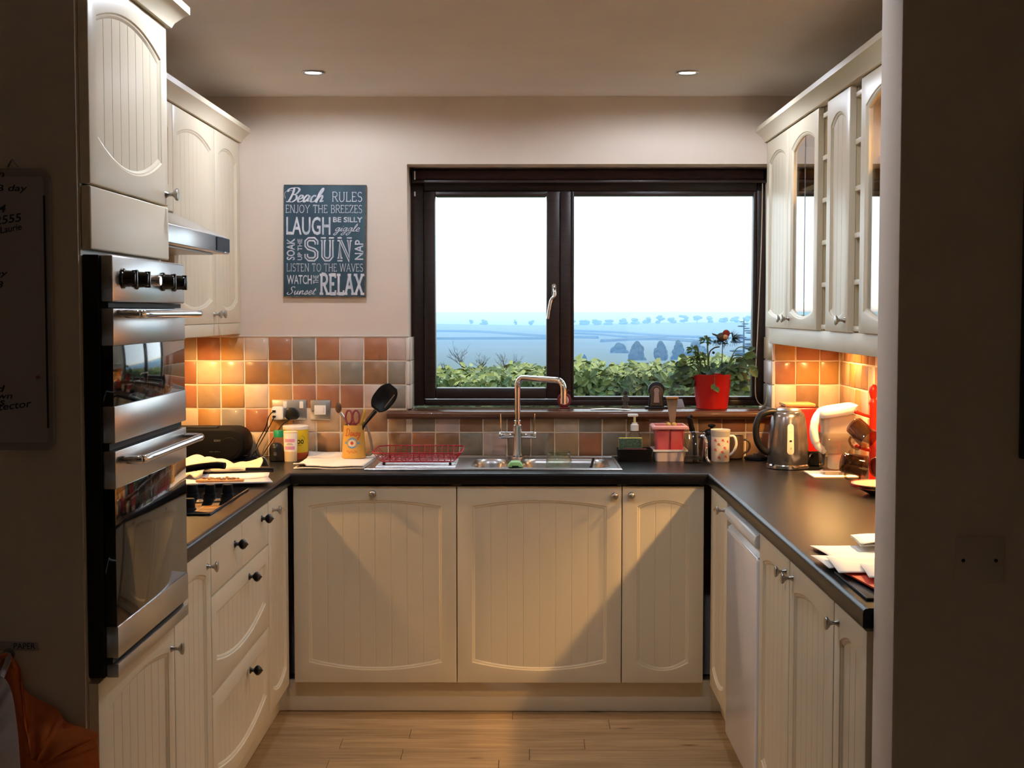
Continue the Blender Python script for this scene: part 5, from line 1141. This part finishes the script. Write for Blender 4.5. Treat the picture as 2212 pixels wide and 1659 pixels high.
MB().lathe([(.010, .018), (.010, .026), (.0005, .027)], (.935, 5.415, WT), seg=14).build('connector', M['steel_dk'], t)
# toaster
t = thing('red_toaster', 'glossy red toaster behind the kettle', 'toaster', (1.10, 5.36, WT))
prt = rrect(1.000, 1.188, WT+.016, WT+.215, .055, 8); prt = [(u, v) if v > WT+.1 else (min(1.186, max(1.002, (u-1.094)*1.0+1.094)), v) for u, v in prt]
MB().prism(prt, 5.29, 5.46, lambda u, v, d_: (u, d_, v)).build('shell', M['red'], t, bevel=.010, seg=3)
MB().box(1.01, 1.178, 5.285, 5.465, WT+.0005, WT+.020).build('base', M['black'], t, bevel=.004)
for y_ in (5.34, 5.40): MB().box(1.03, 1.165, y_-.010, y_+.010, WT+.2148, WT+.2165).build('bread_slot', M['blackm'], t)
MB().box(1.05, 1.11, 5.286, 5.2895, WT+.06, WT+.09).build('browning_control', M['black'], t, bevel=.001)
t = thing('bread_board', 'small wooden board lying on top of the toaster', 'board', (1.09, 5.37, WT+.217))
MB().prism(rrect(1.03, 1.150, 5.31, 5.45, .012), WT+.2172, WT+.229, lambda u, v, d_: (u, v, d_)).build('board_top', mat('pale_wood', s(214, 164, 100), .6, noise=.1, nscale=20), t, bevel=.003)
t = thing('black_cup', 'small black cup at the foot of the toaster', 'cup', (1.135, 5.20, WT))
MB().lathe([(.022, 0), (.030, .004), (.034, .05), (.035, .052), (.032, .051), (.028, .008), (.0005, .006)], (1.130, 5.205, WT), seg=22).build('cup_body', M['black'], t)
MB().tube(crom([(1.110, 5.175, WT+.045), (1.098, 5.160, WT+.046), (1.092, 5.155, WT+.03), (1.105, 5.172, WT+.014)], 5), .0035, 8).build('handle', M['black'], t)
# water filter jug on a mat
t = thing('table_mat', 'pale square cork-backed mat under the filter jug', 'mat', (1.13, 4.85, WT))
MB().prism(rrect(1.035, 1.195, 4.80, 4.99, .008), WT+.0003, WT+.004, lambda u, v, d_: (u, v, d_)).build('mat_board', mat('cork', s(150, 126, 92), .8), t)
MB().prism(rrect(1.037, 1.193, 4.802, 4.988, .008), WT+.004, WT+.006, lambda u, v, d_: (u, v, d_)).build('mat_face', M['paper'], t)
t = thing('water_filter_jug', 'white and clear water filter jug on the mat', 'jug', (1.125, 4.89, WT+.006))
JZ = WT+.0062; jy = 4.895
def sq(cx_, hw, hd, z_, r): return [(u, v, z_) for u, v in rrect(cx_-hw, cx_+hw, jy-hd, jy+hd, r, 5)]
def loft(rings, cap0=True, cap1=True):
    mb = MB(); N = len(rings[0])
    for r in rings: mb.v += r
    for k in range(len(rings)-1): mb.f += [(k*N+i, k*N+(i+1) % N, (k+1)*N+(i+1) % N, (k+1)*N+i) for i in range(N)]
    if cap0: mb.f.append(list(range(N))[::-1])
    if cap1: mb.f.append([(len(rings)-1)*N+i for i in range(N)])
    return mb
loft([sq(1.128, .046, .045, JZ, .02), sq(1.130, .052, .048, JZ+.05, .022), sq(1.132, .058, .052, JZ+.105, .024), sq(1.133, .060, .054, JZ+.150, .024)], True, False).build('clear_body', M['clear'], t, solid=.002)
M['fun'] = mat('frosted_plastic', s(214, 196, 178), .35, trans=.25)
loft([sq(1.132, .030, .032, JZ+.075, .014), sq(1.134, .046, .044, JZ+.092, .02), sq(1.136, .054, .048, JZ+.15, .022), sq(1.138, .057, .051, JZ+.215, .024)]).build('funnel', M['fun'], t)
lt_ = [[(x, y, z+.035*(x-1.06)/.14*0) for x, y, z in sq(1.135, hw, hd, z_, .03)] for hw, hd, z_ in ((.066, .056, JZ+.212), (.070, .060, JZ+.222), (.068, .058, JZ+.238), (.052, .046, JZ+.247))]
lt_ = [[(x, y, z+.16*(x-1.135)) for x, y, z in r] for r in lt_]
loft(lt_).build('lid', M['white'], t)
MB().tube(crom([(1.085, jy-.01, JZ+.228), (1.062, jy-.012, JZ+.205), (1.050, jy-.014, JZ+.165), (1.054, jy-.014, JZ+.125), (1.068, jy-.012, JZ+.098), (1.092, jy-.01, JZ+.082)], 7), [.017]*12+[.016]*12+[.013]*12, 12).build('handle', M['white'], t)
MB().lathe([(.024, 0), (.028, .004), (.028, .055)], (1.132, jy, JZ+.018), seg=20).build('filter_cartridge', mat('cartridge', s(206, 196, 186), .5), t)
# mug tree
TXm, TYm = 1.188, 4.60
t = thing('mug_tree', 'red wooden mug tree with pegs beside the wall end', 'mug tree', (TXm, TYm, WT))
M['treer'] = mat('red_painted_wood', s(204, 44, 22), .35)
MB().lathe([(.070, 0), (.072, .004), (.070, .014), (.020, .020)], (TXm, TYm, WT), seg=28).build('foot', M['treer'], t)
MB().lathe([(.013, .018), (.012, .03), (.0125, .27), (.016, .280), (.013, .288), (.009, .296), (.012, .305), (.016, .318), (.015, .332), (.008, .342), (.0005, .344)], (TXm, TYm, WT), seg=20).build('post', M['treer'], t)
for z_, dx, dy in ((.232, -1, -.2), (.232, .85, .5), (.118, -1, -.35), (.118, .9, -.4)):
    MB().tube([(TXm, TYm, WT+z_), (TXm+.030*dx, TYm+.030*dy, WT+z_+.008), (TXm+.058*dx, TYm+.058*dy, WT+z_+.018)], [.006, .0055, .006], 8).sphere((TXm+.060*dx, TYm+.060*dy, WT+z_+.019), .0075, 8, 6).build('peg', M['treer'], t)
def smug(loc, rot, lab):
    t = thing('smoked_glass_mug', lab, 'mug', (0, 0, 0), 'smoked glass mugs on the red tree')
    MB().lathe([(.030, 0), (.0335, .004), (.036, .078), (.037, .080), (.0335, .078), (.031, .008), (.0005, .007)], (0, 0, -.04), seg=24).build('mug_body', M['smoke'], t)
    MB().tube(crom([(.033, 0, .028), (.050, 0, .026), (.056, 0, .004), (.048, 0, -.018), (.032, 0, -.022)], 6), .0042, 8).build('handle', M['smoke'], t)
    place(t, loc, rot)
smug((TXm-.052, TYm-.055, WT+.185), (.35, 2.2, -.5), 'upper smoked glass mug hanging from the red tree')
smug((TXm-.078, TYm-.060, WT+.080), (.2, 1.75, .2), 'lower smoked glass mug hanging from the red tree, left')
smug((TXm+.012, TYm-.105, WT+.078), (.3, 1.5, .7), 'lower smoked glass mug nearest the red post')
# plates and small cap
t = thing('dinner_plate', 'cream plate with a pink rim by the wall end', 'plate', (1.165, 4.37, WT+.02))
MB().lathe([(.0005, .004), (.060, .004), (.070, .010), (.098, .017), (.099, .019), (.094, .019), (.068, .013), (.058, .007), (.0005, .007)], (1.165, 4.38, WT+.018), seg=40).build('plate_dish', mat('cream_china', s(240, 222, 178), .2), t)
MB().lathe([(.092, .0190), (.0985, .0197), (.0995, .0185)], (1.165, 4.38, WT+.018), seg=40, cap=False).build('pink_rim', mat('pink_glaze', s(206, 140, 140), .25), t)
t = thing('dark_bowl', 'dark plum bowl under the cream plate', 'bowl', (1.165, 4.38, WT))
MB().lathe([(.040, 0), (.045, .003), (.075, .017), (.078, .0205), (.07, .017), (.04, .006), (.0005, .005)], (1.165, 4.38, WT+.0005), seg=32).build('bowl_body', mat('plum_glaze', s(52, 24, 34), .3), t)
MB().lathe([(.036, -.0002), (.040, -.0002), (.040, .003), (.036, .003)], (1.165, 4.38, WT+.0005), seg=32, cap=False).build('foot_ring', MATS['plum_glaze'], t)
t = thing('bottle_cap', 'small white screw cap on the worktop by the wall end', 'cap', (1.125, 4.29, WT))
MB().lathe([(.013, 0), (.0135, .002), (.013, .018), (.011, .020), (.0005, .020)], (1.128, 4.21, WT), seg=20).build('cap_shell', M['white'], t)
MB().lathe([(.0137, .001), (.0137, .004), (.0130, .004)], (1.128, 4.21, WT), seg=20, cap=False).build('tamper_ring', M['paper2'], t)
# papers
def sheet(name, cx_, cy0_, w_, h_, rot, z_, m, lab, curl=.0, fold=None, cat_='paper'):
    cy_ = cy0_-.06
    t = thing(name, lab, cat_, (cx_, cy_, WT+z_), 'letters piled at the end of the worktop')
    def f_(u, v):
        a, b = (u-.5)*w_, (v-.5)*h_; c, s_ = math.cos(rot), math.sin(rot); zz = curl*max(0, u-.5)**2*4+.0018*math.sin(5*u+3*v)
        return (cx_+a*c-b*s_, cy_+a*s_+b*c, WT+z_+.002+zz)
    MB().grid(12, 10, f_).build('sheet', m, t, solid=.0012, ang=80)
    if fold:
        def g_(u, v): p = f_(u*fold, v); return (p[0], p[1], p[2]+.004+.006*math.sin(PI*u))
        MB().grid(8, 8, g_).build('folded_flap', m, t, solid=.001, ang=80)
    return t
sheet('letter', .86, 3.36, .26, .19, .10, .004, M['paper'], 'white letter at the far edge of the paper pile')
sheet('letter', .93, 3.42, .20, .14, -.06, .018, M['paper'], 'folded white letter at the far right of the pile', fold=.6)
sheet('envelope', .84, 3.20, .30, .16, .05, .010, M['paper'], 'plain white envelope in the middle of the pile', cat_='envelope')
sheet('letter', .85, 3.10, .30, .20, -.08, .019, M['paper'], 'bright white letter on top of the red folder')
t = thing('red_folder', 'red card folder under the letters', 'folder', (.83, 3.0, WT), 'letters piled at the end of the worktop')
MB().prism([(.705, 3.05), (.97, 3.05), (.97, 2.79), (.735, 2.81)], .0135, .0165, lambda u, v, d_: (u, v, WT+d_)).build('folder_cover', mat('red_card', s(226, 74, 40), .6), t)
MB().prism([(.712, 3.045), (.965, 3.045), (.965, 2.80), (.74, 2.815)], .0095, .0125, lambda u, v, d_: (u, v, WT+d_)).build('folder_back', MATS['red_card'], t)
t = thing('notebook', 'dark notebook lying beneath the red folder', 'notebook', (.84, 2.96, WT), 'letters piled at the end of the worktop')
MB().box(.705, .96, 2.76, 3.05, WT+.0005, WT+.0065).build('cover', M['black'], t, bevel=.002)
MB().box(.708, .957, 2.763, 3.047, WT+.0015, WT+.0055).build('page_block', M['paper'], t)
sheet('letter', .87, 2.99, .25, .16, -.12, .0255, M['paper'], 'letter lying on the red folder below the bright one')
sheet('envelope', .86, 2.86, .22, .15, -.30, .0315, M['paper'], 'buff white envelope at the near end of the pile', cat_='envelope')
sheet('letter', .93, 2.84, .16, .17, -.55, .038, M['paper2'], 'grey curled letter at the near right of the pile', curl=.03)

# ------------------------------------------------------------------ window sill
ZS = 1.0885
t = thing('flower_pot', 'red tapered flower pot on the window sill', 'plant pot', (.785, 5.625, ZS))
PX, PY = .788, 5.622
MB().lathe([(.060, 0), (.0635, .003), (.080, .140), (.0815, .143), (.078, .143), (.075, .125), (.0005, .122)], (PX, PY, ZS), seg=36).build('pot', M['red'], t)
MB().lathe([(.0005, .127), (.074, .124)], (PX, PY, ZS), seg=24, cap=False).build('soil', mat('soil', s(46, 34, 26), .95, noise=.4, nscale=80), t)
t = thing('pot_plant', 'leafy green plant with rosettes growing in the red pot', 'plant', (PX, PY, ZS+.122))
PB = Vector((PX, PY, ZS+.122)); rp_ = random.Random(21)
pl1 = mat('plant_leaf', s(84, 112, 52), .4, noise=.3, nscale=20, rnd=.35); pl2 = mat('plant_leaf_dark', s(52, 78, 46), .4, noise=.3, nscale=20, rnd=.35)
lm = []
for m_, L_, W_ in ((pl1, .045, .030), (pl2, .050, .032), (pl1, .030, .007)):
    o = MB().add(leaf_pts(L_, W_, .005), LF).build('leaf', m_, t, smooth=True, ang=80); ORG.pop(o.name, None)
    me_ = o.data; me_.transform(Matrix.Translation(PB)); lm.append(me_); bpy.data.objects.remove(o)
def put_leaf(i, p, n, tdir, sc):
    n = Vector(n).normalized(); td = Vector(tdir); td = (td-n*td.dot(n)).normalized(); b = td.cross(n)
    o = bpy.data.objects.new('leaf', lm[i]); col.objects.link(o); o.parent = t
    p = Vector(p)-PB
    o.matrix_local = Matrix(((b.x, td.x, n.x, p.x), (b.y, td.y, n.y, p.y), (b.z, td.z, n.z, p.z), (0,0,0,1))) @ Matrix.Scale(sc, 4)
stems = MB()
def stem(p, q, r=.0022): stems.tube(crom([p, ((p[0]+q[0])/2, (p[1]+q[1])/2, max(p[2], q[2])+.004), q], 5), r, 5)
for k in range(16):   # trailing side shoots
    side = -1 if k % 2 else 1; a = rp_.uniform(-.9, .9); R = rp_.uniform(.07, .155 if side < 0 else .185)
    q = (PX+side*R*math.cos(a*.6), PY+min(.07, R*.5*math.sin(a))-.01, ZS+.150+rp_.uniform(-.075, .06)*(R/.1))
    q = (q[0], min(q[1], YW-.03), max(q[2], ZS+.05)); b0 = (PX+side*.04, PY+rp_.uniform(-.03, .03), ZS+.124)
    stem(b0, q)
    for j in range(5):
        f_ = rp_.uniform(.45, 1.05); p = tuple(b0[i]+(q[i]-b0[i])*f_+rp_.uniform(-.012, .012) for i in range(3)); p = (p[0], min(p[1], YW-.045), p[2])
        put_leaf(rp_.choice([0, 1]), p, (rp_.uniform(-.5, .5), -1, rp_.uniform(.1, .9)), (side*rp_.uniform(.2, 1), rp_.uniform(-.4, .2), rp_.uniform(-.8, .5)), rp_.uniform(.75, 1.15))
for k in range(26):   # crown over the pot
    a = rp_.uniform(0, 6.28); r_ = rp_.uniform(.01, .07)
    put_leaf(rp_.choice([0, 1, 1]), (PX+r_*math.cos(a), PY+r_*math.sin(a)*.8, ZS+.135+rp_.uniform(0, .03)), (rp_.uniform(-.6, .6), -.8, rp_.uniform(.2, 1)), (math.cos(a), math.sin(a)*.5, rp_.uniform(-.2, .7)), rp_.uniform(.7, 1.05))
for sx_, sz_ in ((-.030, .287), (-.082, .248), (-.072, .205), (-.048, .222)):
    c = (PX+sx_, PY-.005, ZS+sz_); stem((PX+sx_*.5, PY, ZS+.124), c, .003)
    for j in range(9):
        a = j*2*PI/9+.2; put_leaf(2, c, (.25*math.cos(a), -.55, .9), (math.cos(a), -.35+.4*math.sin(a), .55*math.sin(a)+.15), 1.0)
    for j in range(5): put_leaf(2, (c[0], c[1], c[2]-.014), (0, -.6, 1), (math.cos(j*1.25), -.3, .3*math.sin(j*1.25)-.25), .95)
stem((PX+.0, PY-.075, ZS+.140), (PX-.002, PY-.080, ZS+.095), .0015)
for j in range(3): put_leaf(0, (PX-.004+.004*j, PY-.084, ZS+.108-.006*j), (0, -1, .2), (-.4+.4*j, -.1, -1), .6)
stems.build('stems', mat('green_stem', s(88, 104, 60), .6), t)
# robin pick
t = thing('robin_ornament', 'little robin ornament with pine sprigs stuck in the red pot', 'ornament', (PX, PY, ZS+.13))
bxr, bzr = PX+.046, ZS+.300
MB().tube([(PX+.038, PY, ZS+.126), (bxr-.004, PY, bzr-.03)], .0018, 6).build('wire_stem', M['bark'], t)
MB().tube(crom([(PX-.012, PY, ZS+.126), (PX-.014, PY, ZS+.22), (PX+.004, PY, ZS+.248), (PX+.03, PY, ZS+.255)], 6), .0026, 6).build('twig', M['bark'], t)
MB().sphere((bxr-.006, PY-.01, bzr-.004), .021, 14, 10, (1.2, .9, .85)).build('bird_body', mat('brown_feather', s(72, 62, 50), .9, noise=.3, nscale=60), t)
MB().sphere((bxr+.008, PY-.016, bzr+.010), .0155, 12, 8).build('bird_head', mat('robin_red', s(132, 40, 26), .9, noise=.2, nscale=60), t)
MB().sphere((bxr+.004, PY-.024, bzr-.004), .011, 10, 8).build('bird_breast', mat('robin_cream', s(206, 150, 110), .9), t)
MB().lathe([(.003, 0), (.0005, .010)], (bxr+.022, PY-.02, bzr+.011), (1, -.3, -.1), 8).build('beak', M['black'], t)
MB().prism([(-.05, .012), (-.018, .002), (-.018, -.008), (-.046, .004)], -.002, .002, lambda u, v, d_: (bxr+u, PY-.008+d_, bzr+v)).build('tail', MATS['brown_feather'], t)
nd = MB(); rn = random.Random(9)
for k in range(150):
    if k < 70: b0 = Vector((bxr+.036, PY, bzr-.008)); d0 = Vector((rn.uniform(-.1, 1), rn.uniform(-.7, .5), rn.uniform(-.8, .9)))
    else: b0 = Vector((bxr-.015+rn.uniform(-.02, .03), PY, bzr-.022+rn.uniform(-.008, .006))); d0 = Vector((rn.uniform(-.9, .8), rn.uniform(-.6, .5), rn.uniform(-1, .35)))
    d0.normalize(); L_ = rn.uniform(.02, .042) if k < 70 else rn.uniform(.012, .03); q = b0+d0*L_; q.y = min(q.y, YW-.03)
    nd.tube([b0, q], [.0013, .0005], 3)
o = nd.build('pine_needles', mat('pine_needle', s(30, 50, 34), .7), t, smooth=False); o['kind'] = 'stuff'
MB().sphere((PX+.004, PY-.005, ZS+.231), .006, 10, 6).build('berry', M['black'], t)
# keyhole ornament
t = thing('keyhole_ornament', 'dark wooden keyhole shaped ornament on the sill', 'ornament', (.555, 5.62, ZS))
def keyh(k, cx_, z_): return [(cx_-.033*k, z_+.0*k), (cx_+.033*k, z_+0*k), (cx_+.027*k, z_+.05*k)]+[(cx_+.034*k*math.cos(math.radians(a)), z_+(.070+.032*math.sin(math.radians(a)))*k) for a in range(-20, 201, 20)]+[(cx_-.027*k, z_+.05*k)]
KOX, KOY = .557, 5.60
fk = lambda u, v, d_: (u, KOY+d_, v)
MB().prism(keyh(1, KOX, ZS+.010), 0, .016, fk).build('outer_plate', mat('black_wood', s(34, 30, 34), .5), t, bevel=.002)
MB().prism(keyh(.82, KOX, ZS+.013), -.003, 0, fk).build('bronze_plate', mat('bronze_plate', s(98, 82, 64), .45, .3, noise=.2, nscale=60), t, bevel=.001)
kk_ = [(KOX-.012, ZS+.026), (KOX+.012, ZS+.026), (KOX+.009, ZS+.064)]+[(KOX+.0115*math.cos(math.radians(a)), ZS+.076+.0115*math.sin(math.radians(a))) for a in range(-40, 221, 20)]+[(KOX-.009, ZS+.064)]
kd_ = [(KOX+(u-KOX)*1.18, ZS+.05+(v-ZS-.05)*1.09) for u, v in kk_]
MB().prism(kd_, -.0040, -.0030, fk).build('keyhole_border', MATS['black_wood'], t)
MB().prism(kk_, -.0052, -.0040, fk).build('keyhole_inlay', mat('pale_inlay', s(170, 140, 126), .6), t)
MB().box(KOX-.046, KOX+.046, KOY-.012, KOY+.03, ZS+.0003, ZS+.010).build('stand', MATS['black_wood'], t, bevel=.002)
# statuette
t = thing('figurine', 'small brown standing figurine on the sill', 'figurine', (.432, 5.63, ZS))
FX, FY = .432, 5.63
MB().lathe([(.016, 0), (.017, .003), (.015, .010), (.011, .012), (.010, .03), (.0125, .042), (.011, .050), (.005, .056), (.0045, .058)], (FX, FY, ZS), seg=16, sy=.8).build('figure_body', mat('carved_brown', s(92, 74, 60), .6, c2=s(60, 52, 48), nscale=60), t)
MB().sphere((FX, FY-.001, ZS+.066), .0095, 12, 8, (1, 1, 1.15)).build('figure_head', mat('carved_dark', s(46, 42, 38), .6), t)
for sgn in (-1, 1): MB().tube([(FX+sgn*.011, FY, ZS+.048), (FX+sgn*.014, FY-.004, ZS+.036), (FX+sgn*.006, FY-.012, ZS+.030)], .003, 6).build('arm', MATS['carved_brown'], t)
# card and round ornament, flat paper
t = thing('white_card', 'small white printed card propped beside the red pot', 'card', (.665, 5.66, ZS))
MB().prism([(.628, ZS+.001), (.682, ZS+.001), (.672, ZS+.036), (.628, ZS+.036)], 0, .001, lambda u, v, d_: (u, 5.66+(v-ZS)*.5+d_, v)).build('card_sheet', M['paper2'], t)
for z_ in (.010, .018, .025): MB().prism([(.645, ZS+z_), (.655, ZS+z_), (.655, ZS+z_+.002), (.645, ZS+z_+.002)], -.0008, -.0003, lambda u, v, d_: (u, 5.66+(v-ZS)*.5+d_, v)).build('print_line', M['bprint'], t)
t = thing('round_ornament', 'round red and white ornament on the sill behind the tap spout', 'ornament', (.18, 5.64, ZS))
MB().lathe([(.026, 0), (.030, .004), (.030, .010), (.026, .014), (.0005, .014)], (.180, 5.645, ZS+.034), (0, -1, 0), 24).build('ornament_disc', mat('dull_red_glaze', s(116, 34, 34), .4), t)
MB().lathe([(.019, .0145), (.0005, .0150)], (.180, 5.645, ZS+.034), (0, -1, 0), 20, cap=False).build('pale_face', mat('pale_face', s(204, 180, 176), .5), t)
MB().box(.160, .200, 5.625, 5.65, ZS+.0003, ZS+.006).build('foot', MATS['dull_red_glaze'], t, bevel=.001)
MB().tube(crom([(.190, 5.64, ZS+.062), (.196, 5.638, ZS+.076), (.204, 5.638, ZS+.070)], 4), .0022, 6).build('hanger', MATS['dull_red_glaze'], t)
t = thing('paper_slip', 'flat white paper lying on the sill right of the tap', 'paper', (.37, 5.56, ZS))
MB().grid(10, 4, lambda u, v: (.285+.165*u, 5.53+.06*v+.01*u, ZS+.0012+.002*math.sin(4*u))).build('slip', M['paper'], t, solid=.0008)

# ------------------------------------------------------------------ dining side of the opening
YF = 2.6895; ff = on_back(YF)
t = thing('whiteboard', 'framed whiteboard with handwritten notes on the left wall', 'whiteboard', (-1.15, YF, 1.5))
MB().prism(rrect(-1.42, -.920, 1.215, 1.768, .02), 0, .012, ff).build('board_frame', mat('grey_board_frame', s(150, 142, 138), .5), t, bevel=.003)
MB().prism(rrect(-1.405, -.932, 1.232, 1.752, .008), .012, .0135, ff).build('writing_surface', mat('grey_whiteboard', s(176, 164, 164), .45, noise=.04, nscale=6), t)
for z0_, z1_ in ((1.26, 1.715),): MB().prism([(-.932, z0_), (-.9295, z0_), (-.9295, z1_), (-.932, z1_)], .012, .016, ff).build('frame_groove', M['black'], t)
ink = M['ink'] = mat('black_ink', (.01, .01, .012), .6)
def hand(tx, px0, px1, py0, py1, rot=0, sh=.2):
    f2 = lambda px: (px-1125)*YF/2950; g2 = lambda py: H-(py-672)*YF/2950
    cx_, cz_ = (f2(px0)+f2(px1))/2, (g2(py0)+g2(py1))/2
    def fn(u, v, d_): a, b = u-cx_, v-cz_; c, s_ = math.cos(rot), math.sin(rot); return ff(cx_+a*c-b*s_, cz_+a*s_+b*c, d_)
    text_mb(tx, f2(px0), f2(px1), g2(py1), g2(py0), fn, .0145, shear=sh, bold=.012).build('handwriting', ink, t, smooth=False)
hand('& B day', -25, 69, 402, 420); hand('434', -25, 22, 444, 461); hand('01842555', -60, 56, 470, 488, .14); hand('Laurie', 8, 55, 488, 502, .18)
hand('money', -60, 24, 588, 600); hand('08', -14, 13, 608, 622); hand('and', -40, 13, 832, 846); hand('drawn', -40, 28, 848, 861); hand('as', -14, 12, 864, 876); hand('protector', -45, 70, 872, 890, .12)
hand('on', -10, 20, 376, 386)
MB().prism(rrect(-.952, -.944, 1.357, 1.363, .002), .0135, .018, ff).build('magnet', M['jar'], t)
MB().tube([ff(-1.004, 1.772, .004), ff(-.994, 1.786, .010), ff(-.984, 1.772, .004)], .0022, 6).build('hanging_hook', M['steel_dk'], t)
t = thing('paper_label', 'narrow paper label reading paper above the hanging bags', 'label', (-1.0, YF, .82))
MB().prism([(-1.06, .813), (-.962, .813), (-.964, .830), (-1.06, .832)], .0003, .0012, ff).build('label_strip', mat('pale_label', s(170, 160, 160), .8), t)
text_mb('PAPER', -1.012, -.969, .8165, .828, ff, .0016, bold=.004).build('label_text', ink, t, smooth=False)
for pts, nm, lab, m_, yo in (
    ([(-1.09, .24), (-.862, .24), (-.842, .55), (-.846, .63), (-.848, .652), (-.905, .672), (-.925, .70), (-.985, .735), (-1.0, .79), (-1.05, .79), (-1.10, .6)], 'orange_bag', 'crumpled orange carrier bag hanging on the left wall', mat('orange_polythene', s(206, 104, 44), .45, noise=.2, nscale=9), .012),
    ([(-1.20, .30), (-.962, .30), (-.968, .60), (-.974, .70), (-.985, .765), (-1.01, .79), (-1.08, .80), (-1.18, .72)], 'white_bag', 'white carrier bag hanging in front of the orange one', mat('white_polythene', s(170, 160, 158), .5, noise=.1, nscale=9), .095)):
    t = thing(nm, lab, 'bag', (-1.02, YF-yo, .3), 'carrier bags hanging on the left wall'); mb = MB(); n = 40
    P_ = [(p.x, p.y) for p in crom([(a, b, 0) for a, b in pts], 4, True)]; cxp = sum(p[0] for p in P_)/len(P_); czp = sum(p[1] for p in P_)/len(P_); N = len(P_)
    for k in range(7):
        f_ = 1-k/7
        for i, p in enumerate(P_):
            bul = (1-f_**2)*.055+.008*math.sin(i*.9+k*1.3)*(1-f_)+.006*math.sin(i*2.1)*f_*(k > 0)
            mb.v.append((cxp+(p[0]-cxp)*f_, YF-yo-bul-.001, czp+(p[1]-czp)*f_))
    for k in range(6): mb.f += [(k*N+i, k*N+(i+1) % N, (k+1)*N+(i+1) % N, (k+1)*N+i) for i in range(N)]
    mb.f.append([6*N+i for i in range(N)]); mb.f.append(list(range(N))[::-1]); mb.build('bag_body', m_, t, ang=80)
    MB().tube(crom([(-1.03, YF-yo-.006, .775), (-1.035, YF-.018, .80), (-1.015, YF-.020, .805), (-1.005, YF-yo-.006, .775)], 5), .006, 6).build('bag_handle', m_, t)
t = thing('wall_hook', 'small dark hook holding the carrier bags', 'hook', (-1.02, YF, .80))
MB().lathe([(.012, 0), (.012, .003), (.004, .005)], ff(-1.022, .806, 0), (0, -1, 0), 14).build('hook_plate', M['steel_dk'], t)
MB().tube(crom([ff(-1.022, .806, .004), ff(-1.022, .790, .02), ff(-1.022, .790, .11), ff(-1.022, .806, .12)], 5), .003, 6).build('hook_arm', M['steel_dk'], t)
YN = 2.543; fnn = on_back(YN-.0004)
t = thing('blanking_plate', 'painted-over blanking plate with two screws on the right wall', 'plate', (.86, YN, 1.02))
MB().prism(rrect(.813, .905, .980, 1.068, .003), 0, .003, fnn).build('plate_face', M['wall'], t, bevel=.001)
for x in (.828, .889): MB().lathe([(.0035, .003), (.0035, .0042), (.0005, .0044)], fnn(x, 1.024, 0), (0, -1, 0), 10, cap=False).build('screw', M['black'], t)
t = thing('picture_frame', 'dark framed picture at the right edge of the view', 'picture', (1.15, YN, 1.5))
MB().box(.927, 1.40, YN-.02, YN-.0006, 1.216, 1.82).build('frame', M['black'], t, bevel=.003)
MB().box(.95, 1.377, YN-.0215, YN-.0202, 1.24, 1.797).build('print', M['dine'], t)
